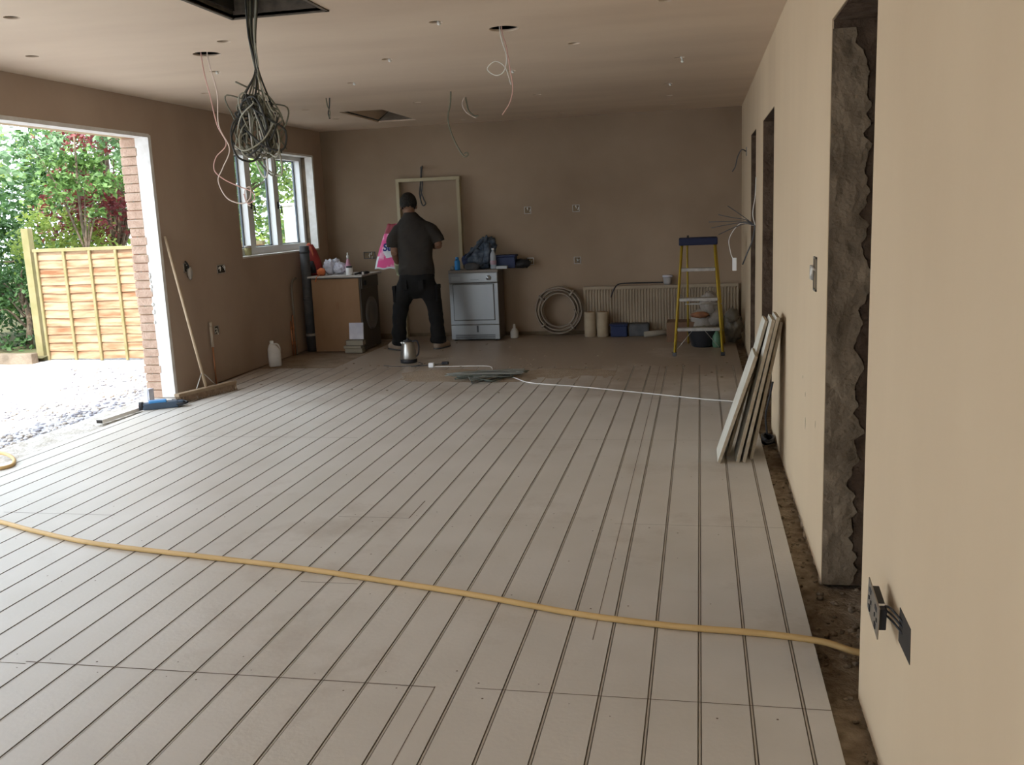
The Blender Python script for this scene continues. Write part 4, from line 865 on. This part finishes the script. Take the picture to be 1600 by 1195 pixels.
hang('lighting_cable', 'pink and white wires curling down from the right big ceiling hole', [
    ([(x-.02, y, 2.97), (x-.02, y, 2.66), (x-.01, y, 2.52), (x+.01, y, 2.44), (x+.03, y, 2.3), (x+.04, y, 2.2), (x+.02, y, 2.12), (x-.03, y, 2.05)], .0035, m_pink, 'pink_wire'),
    ([(x-.03, y, 2.97), (x-.03, y, 2.66), (x-.02, y, 2.5), (x+.01, y, 2.38), (x-.01, y, 2.30), (x-.06, y, 2.28), (x-.11, y, 2.32), (x-.06, y, 2.36), (x+.0, y, 2.32), (x+.03, y, 2.22)], .003, m_wcord, 'white_wire')])
x, y = -2.14, 8.25
hang('ceiling_cable', 'single long dark cable hanging in a bow from the middle of the ceiling', [([(x, y, 2.58), (x-.01, y, 2.45), (x-.04, y, 2.3), (x, y, 2.14), (x+.08, y, 1.99), (x+.12, y, 1.985), (x+.12, y, 2.01), (x+.09, y, 2.0)], .007, m_grn, 'cable')])
x, y = -2.13, 8.72
hang('ceiling_cable', 'short kinked pair of cables hanging just behind the long dark bowed one', [([(x, y, 2.58), (x+.01, y, 2.5), (x+.03, y, 2.42), (x+.08, y, 2.37), (x+.12, y, 2.37)], .007, m_grn, 'cable'),
    ([(x-.0, y, 2.56), (x-.03, y, 2.48), (x+.0, y, 2.41), (x+.07, y, 2.36), (x+.1, y, 2.35)], .004, m_wht, 'cream_wire')])
x, y = -3.24, 8.12
hang('ceiling_cable', 'short twisted dark cable hanging down left of the triangular ceiling opening', [([(x-.02, y, 2.58), (x-.01, y, 2.48), (x+.01, y, 2.42), (x, y, 2.36)], .006, m_grn, 'cable'), ([(x+.02, y, 2.58), (x+.01, y, 2.47), (x-.005, y, 2.41), (x+.005, y, 2.36)], .006, m_drk, 'cable')])
# small lamp tails in a few downlight holes
for i, (hx, hy) in enumerate([(-1.45, 5.33), (-3.37, 6.36), (-2.1, 6.4), (-.14, 7.26), (-2.72, 7.36), (-1.42, 7.32), (-.27, 8.73)]):
    bm = B(); tube(bm, spline([(hx+.01, hy+.01, 2.62), (hx+.01, hy, 2.56), (hx+.02, hy-.01, 2.535 if i != 3 else 2.52)], 4), .006, 6); blob(bm, (hx+.02, hy-.01, 2.53 if i != 3 else 2.51), (.012, .012, .010), 2, .1)
    wh = ['right of the hanging coil', 'just behind the left big hole', 'middle of the second row', 'near the right wall, longest tail', 'above and right of the window', 'behind the right big hole', 'far end near the right wall']
    one('downlight_tail', bm, m_wcord, 'white cable end in a round ceiling hole, ' + wh[i], 'cable', 'cable ends in the ceiling holes')
# big coil bundle
t = thing('cable_coil', (-2.25, 4.72, 2.54), 'big tangled coil of grey and black cables hanging from the square ceiling hatch', 'cable coil')
r2 = random.Random(11); cx, cz = -.04, -.57
for i in range(11):
    m = (m_drk, m_grn, m_grn, m_lgt, m_grn, m_drk, m_grn, m_lgt, m_grn, m_drk, m_lgt)[i]
    dx = r2.uniform(-.03, .03); dy = r2.uniform(-.04, .04)
    pts = [(-.02+dx, .05+dy, .25), (-.02+dx, .02+dy*.6, .05), (-.025+dx*.6, dy*.3, -.12), (-.015+dx*.3, 0, -.28)]
    nl = 2; ph = r2.uniform(-.3, .3); sg = r2.choice((-1, 1))
    for l_ in range(nl):
        A = r2.uniform(.03, .125); Bz = r2.uniform(.09, .165); ox = r2.uniform(-.03, .03); tilt = r2.uniform(-.09, .09); zo = r2.uniform(-.03, .02)
        for q in range(8):
            a = pi/2+sg*(q+.5)*2*pi/8
            pts.append((cx+ox+A*cos(a)+tilt*sin(a), dy+.035*sin(a*2+i)+.02*l_, cz+zo+Bz*sin(a)+.02*sin(3*a+i)))
    pts.append((cx+dx, dy, cz+.16)); e = r2.uniform(-.10, .14)
    pts += [(cx+e*.6, dy, cz+.0), (cx+e, dy+.02, cz-.12-r2.uniform(0, .03))]
    bm = B(); tube(bm, spline(pts, 6), r2.uniform(.0038, .0062), 6); finish('cable', bm, m, t)
for i, (a, b) in enumerate(((-.03, .06), (0, .10), (-.04, .02))):
    bm = B(); tube(bm, spline([(cx+a, 0, cz+.10), (cx+a-.0, .01, cz-.12), (cx+a+.03, .02, cz-.20-.02*i), (cx+b, .02, cz-.255), (cx+b+.02, .0, cz-.18), (cx+b-.01, 0, cz-.02)], 7), .0045, 6); finish('cable', bm, (m_grn, m_lgt, m_wcord)[i], t)
bm = B(); tube(bm, [(cx-.03, 0, cz+.20), (cx-.10, 0, cz+.235)], .005, 6); tube(bm, spline([(cx+.0, 0, cz+.2), (cx+.08, 0, cz+.15), (cx+.145, 0, cz+.04), (cx+.11, 0, cz+.0)], 6), .0045, 6); finish('cable', bm, m_grn, t)
# tall brace of scratches and nicks: small plaster chips out of the right wall
bm = B()
for (y, z, a, b) in ((4.32, .47, .006, .03), (4.34, .60, .005, .012), (4.45, .66, .006, .008), (3.95, .55, .004, .016)):
    lathe(bm, [(a, 0), (a*.4, .0006)], (0, 0, 0), 10, 0, Matrix.Translation((XR-.0004, y, z)) @ Matrix.Rotation(-pi/2, 4, 'Y') @ Matrix.Scale(b/a, 4, (1, 0, 0)))
struct('trim_9', bm, m_jamb)

# ---------------------------------------------------------------- THE MAN, seen from behind
m_skin = mat('skin', (.24, .13, .08), .55, (.20, .105, .065), 8, spec=.3)
m_hair = mat('hair', (.012, .010, .009), .8, (.03, .025, .02), 40, .5, 90)
m_shirt = mat('charcoal_tshirt', (.028, .024, .020), .9, (.040, .034, .028), 5, .25, 14)
m_trous = mat('black_trousers', (.006, .006, .006), .9, (.012, .011, .010), 5, .3, 12)
m_boot = mat('dusty_boot', (.28, .21, .15), .9, (.36, .28, .21), 14)
m_glove = mat('pale_glove', (.42, .42, .25), .9, (.34, .33, .22), 20)
MX, MY = -3.08, 9.95
man = thing('person', (MX, MY, 0), 'man in dark t-shirt and black work trousers standing with his back to the room', 'person')
def J(x, y, z): return Vector((x, y, z))
# joints relative to the man (x right, y away from viewer)
ank = {-1: J(-.24, -.02, .09), 1: J(.195, .06, .09)}; knee = {-1: J(-.205, .03, .47), 1: J(.155, .08, .47)}; hip = {-1: J(-.105, .0, .84), 1: J(.085, .02, .84)}
sho = {-1: J(-.185, .02, 1.345), 1: J(.18, .03, 1.35)}
elb = {-1: J(-.235, -.02, 1.09), 1: J(.255, .06, 1.15)}
wri = {-1: J(-.245, .12, .945), 1: J(.10, .25, 1.14)}
neck = J(-.045, .03, 1.48); head = J(-.075, .09, 1.592)
def limb(bm, pts, rad, seg=14): tube(bm, spline(pts, 6), [rad[0]+(rad[1]-rad[0])*0 if False else None for _ in ()] or _interp(rad, (len(pts)-1)*6+1), seg)
def _interp(r, n):
    out = []
    for i in range(n):
        t = i/(n-1)*(len(r)-1); k = min(int(t), len(r)-2); f = t-k
        a, b = r[k], r[k+1]
        out.append(tuple(a[q]+(b[q]-a[q])*f for q in range(2)) if isinstance(a, tuple) else a+(b-a)*f)
    return out
def ell(bm, c, r, rot=None, sub=3):
    g = bmesh.ops.create_icosphere(bm, subdivisions=sub, radius=1)
    for v in g['verts']:
        p = Vector((v.co.x*r[0], v.co.y*r[1], v.co.z*r[2]))
        if rot: p = rot @ p
        v.co = p+Vector(c)
    return g['verts']
HR = Matrix.Rotation(radians(16), 3, 'Z') @ Matrix.Rotation(radians(-24), 3, 'X')    # head turned a little left, looking down
HS = 1.10
def hp_(x, y, z): return head+HR @ Vector((x, y, z))*HS
def hand(bm, w, d, up, side):
    """palm, four bent fingers and thumb; w wrist, d palm direction, up = back of the hand, side = thumb side"""
    d = d.normalized(); up = (up-d*up.dot(d)).normalized(); s = d.cross(up).normalized()*side
    c = w+d*.05
    R_ = Matrix((s, d, up)).transposed()
    ell(bm, c, (.040, .052, .017), R_, 3)
    for k, (o_, L) in enumerate(((.030, .072), (.011, .080), (-.009, .074), (-.028, .058))):
        b0 = w+d*.088+s*o_; b1 = b0+d*L*.42-up*.010; b2 = b1+d*L*.22-up*L*.30; b3 = b2-up*L*.32-d*L*.06
        tube(bm, [b0-d*.02, b0, b1, b2, b3, b3-up*.004], [.009, .0095, .009, .0085, .0072, .004], 8)
    t0 = w+d*.030+s*.030; t1 = t0+s*.024+d*.022-up*.012; t2 = t1+d*.028-up*.016+s*.002; tube(bm, [t0-s*.012, t0, t1, t2, t2+d*.004], [.013, .012, .0105, .009, .005], 8)
# --- body: one continuous mesh
bm = B()
loft(bm, [(-.01, .01, .80, .13, .095), (-.01, .01, .90, .155, .10), (-.01, .015, 1.02, .145, .095), (-.01, .02, 1.15, .155, .10), (-.005, .03, 1.27, .175, .105), (-.01, .03, 1.36, .16, .09), (-.03, .025, 1.43, .10, .07), (-.045, .03, 1.50, .06, .06)], 24)
limb(bm, [J(-.035, .02, 1.42), neck, head+J(.01, -.02, -.05)], [.068, .058, .058])
for s in (-1, 1):
    limb(bm, [hip[s], knee[s], ank[s]], [.088, .058, .042]); limb(bm, [ank[s]+J(0, -.02, -.045), ank[s]+J(0, .10, -.06)], [.035, .032])
    limb(bm, [sho[s]+J(-.02*s, 0, .0), (sho[s]+elb[s])/2+J(.01*s, -.01, 0), elb[s]], [.058, .052, .042]); limb(bm, [elb[s], (elb[s]*.6+wri[s]*.4), wri[s]], [.042, .042, .028])
ell(bm, head+HR @ Vector((0, -.005, .025)), (0.0847, 0.1067, 0.1078), HR, 4); ell(bm, hp_(0, .022, -.045), (0.0660, 0.0792, 0.0748), HR, 4)
ell(bm, hp_(0, .100, -.012), (0.0143, 0.0220, 0.0264), HR, 2); ell(bm, hp_(0, .088, -.075), (0.0330, 0.0154, 0.0176), HR, 2)
ell(bm, hp_(0, .082, .022), (0.0605, 0.0198, 0.0154), HR, 2); ell(bm, hp_(0, .094, -.048), (0.0264, 0.0110, 0.0066), HR, 2); ell(bm, hp_(0, .092, -.060), (0.0231, 0.0110, 0.0077), HR, 2)
for s in (-1, 1): ell(bm, hp_(.077*s, -.002, -.012), (0.0132, 0.0220, 0.0352), HR, 2)
hand(bm, wri[1], J(-.6, .5, -.15), J(.2, .3, 1), -1); hand(bm, wri[-1], J(-.10, .6, -.55), J(-.3, .5, .8), 1)
o = finish('body', bm, m_skin, man); baked(o, [('REMESH', dict(mode='VOXEL', voxel_size=.0065, adaptivity=0)), ('SMOOTH', dict(factor=.5, iterations=3))])
# eyes, ears are in the body; eyes as parts
for s in (-1, 1):
    bm = B(); ell(bm, hp_(.030*s, .079, .006), (0.0132, 0.0121, 0.0110), HR, 2); finish('eye', bm, m_pvc, man, smooth=True)
# hair: cap over crown and nape
bm = B(); vs = ell(bm, head+HR @ Vector((0, -.008, .028)), (0.0913, 0.1122, 0.1144), HR, 4)
dl = []
for v in vs:
    q = HR.transposed() @ (v.co-head)
    if q.y > .055+.5*(q.z-.07) and q.z < .085: dl.append(v)
    elif q.z < -.055: dl.append(v)
    elif abs(q.x) > .068 and q.z < .0 and q.y > -.01: dl.append(v)
    else: v.co += (v.co-head).normalized()*.002*noise.noise(v.co*80)
bmesh.ops.delete(bm, geom=dl, context='VERTS')
o = finish('hair', bm, m_hair, man, smooth=True); baked(o, [('SOLIDIFY', dict(thickness=.008, offset=0))])
# --- t-shirt
bm = B()
loft(bm, [(.005, .0, .835, .205, .135, .9), (.0, .0, .88, .203, .135, .9), (-.005, .01, 1.0, .19, .13, .9), (-.005, .015, 1.13, .198, .135, .9), (0, .02, 1.24, .21, .13, .9), (-.005, .025, 1.31, .215, .12, .95), (-.01, .025, 1.37, .195, .108), (-.02, .025, 1.42, .160, .098), (-.032, .025, 1.46, .115, .088), (-.042, .028, 1.50, .078, .076), (-.045, .03, 1.52, .068, .070)], 36)
limb(bm, [sho[-1]+J(.08, 0, .02), sho[-1]+J(-.0, 0, -.03), elb[-1]+J(.0, 0, .13), elb[-1]+J(-.005, .0, .055)], [.068, .080, .076, .078], 18)
limb(bm, [sho[1]+J(-.08, 0, .02), sho[1]+J(.0, .0, -.03), elb[1]+J(-.02, -.005, .09), elb[1]+J(.0, .0, .035)], [.068, .080, .072, .072], 18)
ell(bm, J(-.02, -.06, 1.32), (.13, .05, .12)); ell(bm, J(.0, -.085, .90), (.17, .06, .06))
o = finish('t_shirt', bm, m_shirt, man); baked(o, [('REMESH', dict(mode='VOXEL', voxel_size=.010)), ('SMOOTH', dict(factor=.6, iterations=7))])
tx = o.data
for v in tx.vertices:
    n_ = noise.noise(Vector((v.co.x*9+v.co.z*5, v.co.y*5, v.co.z*7)))*.008+noise.noise(Vector((v.co.x*18-v.co.z*20, v.co.y*9, v.co.z*6)))*.004
    v.co += v.normal*n_
# --- trousers
bm = B()
loft(bm, [(-.015, .01, .57, .05, .05), (-.01, .01, .62, .12, .08), (-.005, .005, .67, .175, .115, .85), (-.005, .0, .74, .195, .135, .85), (0, .0, .82, .200, .138, .85), (.0, .0, .875, .185, .125, .85)], 32)
for s in (-1, 1):
    hx = hip[s]+J(.0, 0, -.10)
    limb(bm, [hx, (hx+knee[s])/2+J(.012*s, 0, 0), knee[s]+J(.01*s, -.005, 0), (knee[s]+ank[s])/2+J(.012*s, -.02, 0), ank[s]+J(.0, -.01, -.005)], [(.118, .122), (.106, .112), (.088, .094), (.078, .088), (.076, .088)], 22)
    limb(bm, [ank[s]+J(0, -.01, .035), ank[s]+J(.0, .0, -.02)], [.092, .090], 18)
o = finish('trousers', bm, m_trous, man); baked(o, [('REMESH', dict(mode='VOXEL', voxel_size=.010)), ('SMOOTH', dict(factor=.6, iterations=6))])
for v in o.data.vertices:
    f = 1.6 if v.co.z < .35 else 1
    v.co += v.normal*f*(noise.noise(Vector((v.co.x*6, v.co.y*6, v.co.z*13)))*.009+noise.noise(Vector((v.co.x*15, v.co.y*9, v.co.z*28)))*.004)
trs = o
for s in (-1, 1):
    c = (hip[s]*.35+knee[s]*.65)+J(.088*s, -.01, .03)
    bm = B(); box(bm, c.x-.016, c.x+.016, c.y-.07, c.y+.07, c.z-.09, c.z+.08, 0, .008); box(bm, c.x-.019, c.x+.019, c.y-.073, c.y+.073, c.z+.045, c.z+.09, 0, .006); finish('cargo_pocket', bm, m_trous, trs)
bm = B(); box(bm, .055, .12, -.155, -.128, .685, .79, 0, .008); box(bm, -.14, -.07, -.155, -.128, .685, .79, 0, .008); finish('back_pockets', bm, m_trous, trs)
# --- boots
for s, rz in ((-1, .95), (1, -.35)):
    b0 = ank[s]; bm = B(); R4 = Matrix.Translation((b0.x, b0.y, 0)) @ Matrix.Rotation(rz, 4, 'Z')
    loft(bm, [(0, .06, .012, .050, .135, .75), (0, .06, .05, .050, .135, .75), (0, .05, .075, .046, .115, .8), (0, .015, .10, .043, .07), (0, -.01, .14, .042, .052)], 24)
    for v in bm.verts: v.co = R4 @ v.co
    bt = finish('boot', bm, m_boot, man, smooth=True)
    bm = B(); loft(bm, [(0, .06, 0, .052, .138, .75), (0, .06, .014, .053, .139, .75)], 24)
    for v in bm.verts: v.co = R4 @ v.co
    finish('sole', bm, m_dkgrey, bt)
# --- glove on the left hand
bm = B(); d = J(-.10, .6, -.55)
hand(bm, wri[-1]+J(0, .0, .0), d, J(-.3, .5, .8), 1); limb(bm, [wri[-1]-d.normalized()*.035, wri[-1]+d.normalized()*.03], [.038, .040])
o = finish('glove', bm, m_glove, man); baked(o, [('REMESH', dict(mode='VOXEL', voxel_size=.005)), ('DISPLACE', dict(strength=.008, mid_level=0)), ('SMOOTH', dict(factor=.5, iterations=3))])
# --- bag held in front of him on the left
m_pinkbag = mat('bag_pink', (.78, .08, .28), .4, (.85, .42, .58), 9, lo=.5, hi=.62); m_yel2 = mat('bag_yellow', (.85, .72, .12), .4)
bag = thing('detergent_bag', (-3.425, 10.14, .90), 'bright pink, white and yellow detergent pouch held in the man\'s left hand', 'pouch')
bm = B(); NX, NZ = 20, 28; F = []
for sd_ in (-1, 1):
    G = []
    for i in range(NX+1):
        row = []
        for j in range(NZ+1):
            u = i/NX*2-1; v = j/NZ
            hw = .155-.085*v**1.4; lean = .10*v
            th = .045*(1-v)**.6*max(0, 1-u*u)**.5+.004
            row.append(bm.verts.new((u*hw+lean-.05, sd_*(th+.006*noise.noise(Vector((u*3, v*6, sd_*2)))), v*.50+.012*noise.noise(Vector((u*2, v*3, 0))))))
        G.append(row)
    F.append(G)
    for i in range(NX):
        for j in range(NZ):
            f = bm.faces.new((G[i][j], G[i+1][j], G[i+1][j+1], G[i][j+1])); f.smooth = True
            u = (i+.5)/NX*2-1; v = (j+.5)/NZ
            dd = ((u-.15)/.66)**2+((v-.46)/.22)**2
            f.material_index = 1 if dd < 1 else (2 if (.60 < v < .74 and u > -.3) else (3 if v > .80 and u < .4 else (1 if v < .05 or (u < -.75 and v < .3) else 0)))
for i in range(NX):
    for j in (0, NZ): bm.faces.new((F[0][i][j], F[0][i+1][j], F[1][i+1][j], F[1][i][j]))
for j in range(NZ):
    for i in (0, NX): bm.faces.new((F[0][i][j], F[0][i][j+1], F[1][i][j+1], F[1][i][j]))
finish('pouch', bm, None, bag, mats=[m_pinkbag, mat('bag_white', (.78, .80, .82), .4), m_yel2, mat('bag_maroon', (.30, .05, .07), .5)])
cu = bpy.data.curves.new('lettering', 'FONT'); cu.body = 'Su'; cu.size = .115; cu.extrude = .0015; cu.offset = .003; cu.shear = .2
ot = bpy.data.objects.new('tmp', cu); C.objects.link(ot); bpy.context.view_layer.update()
me = bpy.data.meshes.new_from_object(ot.evaluated_get(bpy.context.evaluated_depsgraph_get())); bpy.data.objects.remove(ot)
ot = bpy.data.objects.new('lettering', me); C.objects.link(ot); ot.parent = bag; me.materials.clear(); me.materials.append(mat('letter_navy', (.01, .03, .20), .4))
ot.rotation_euler = (pi/2, 0, 0); ot.location = (-.078, -.056, .205)
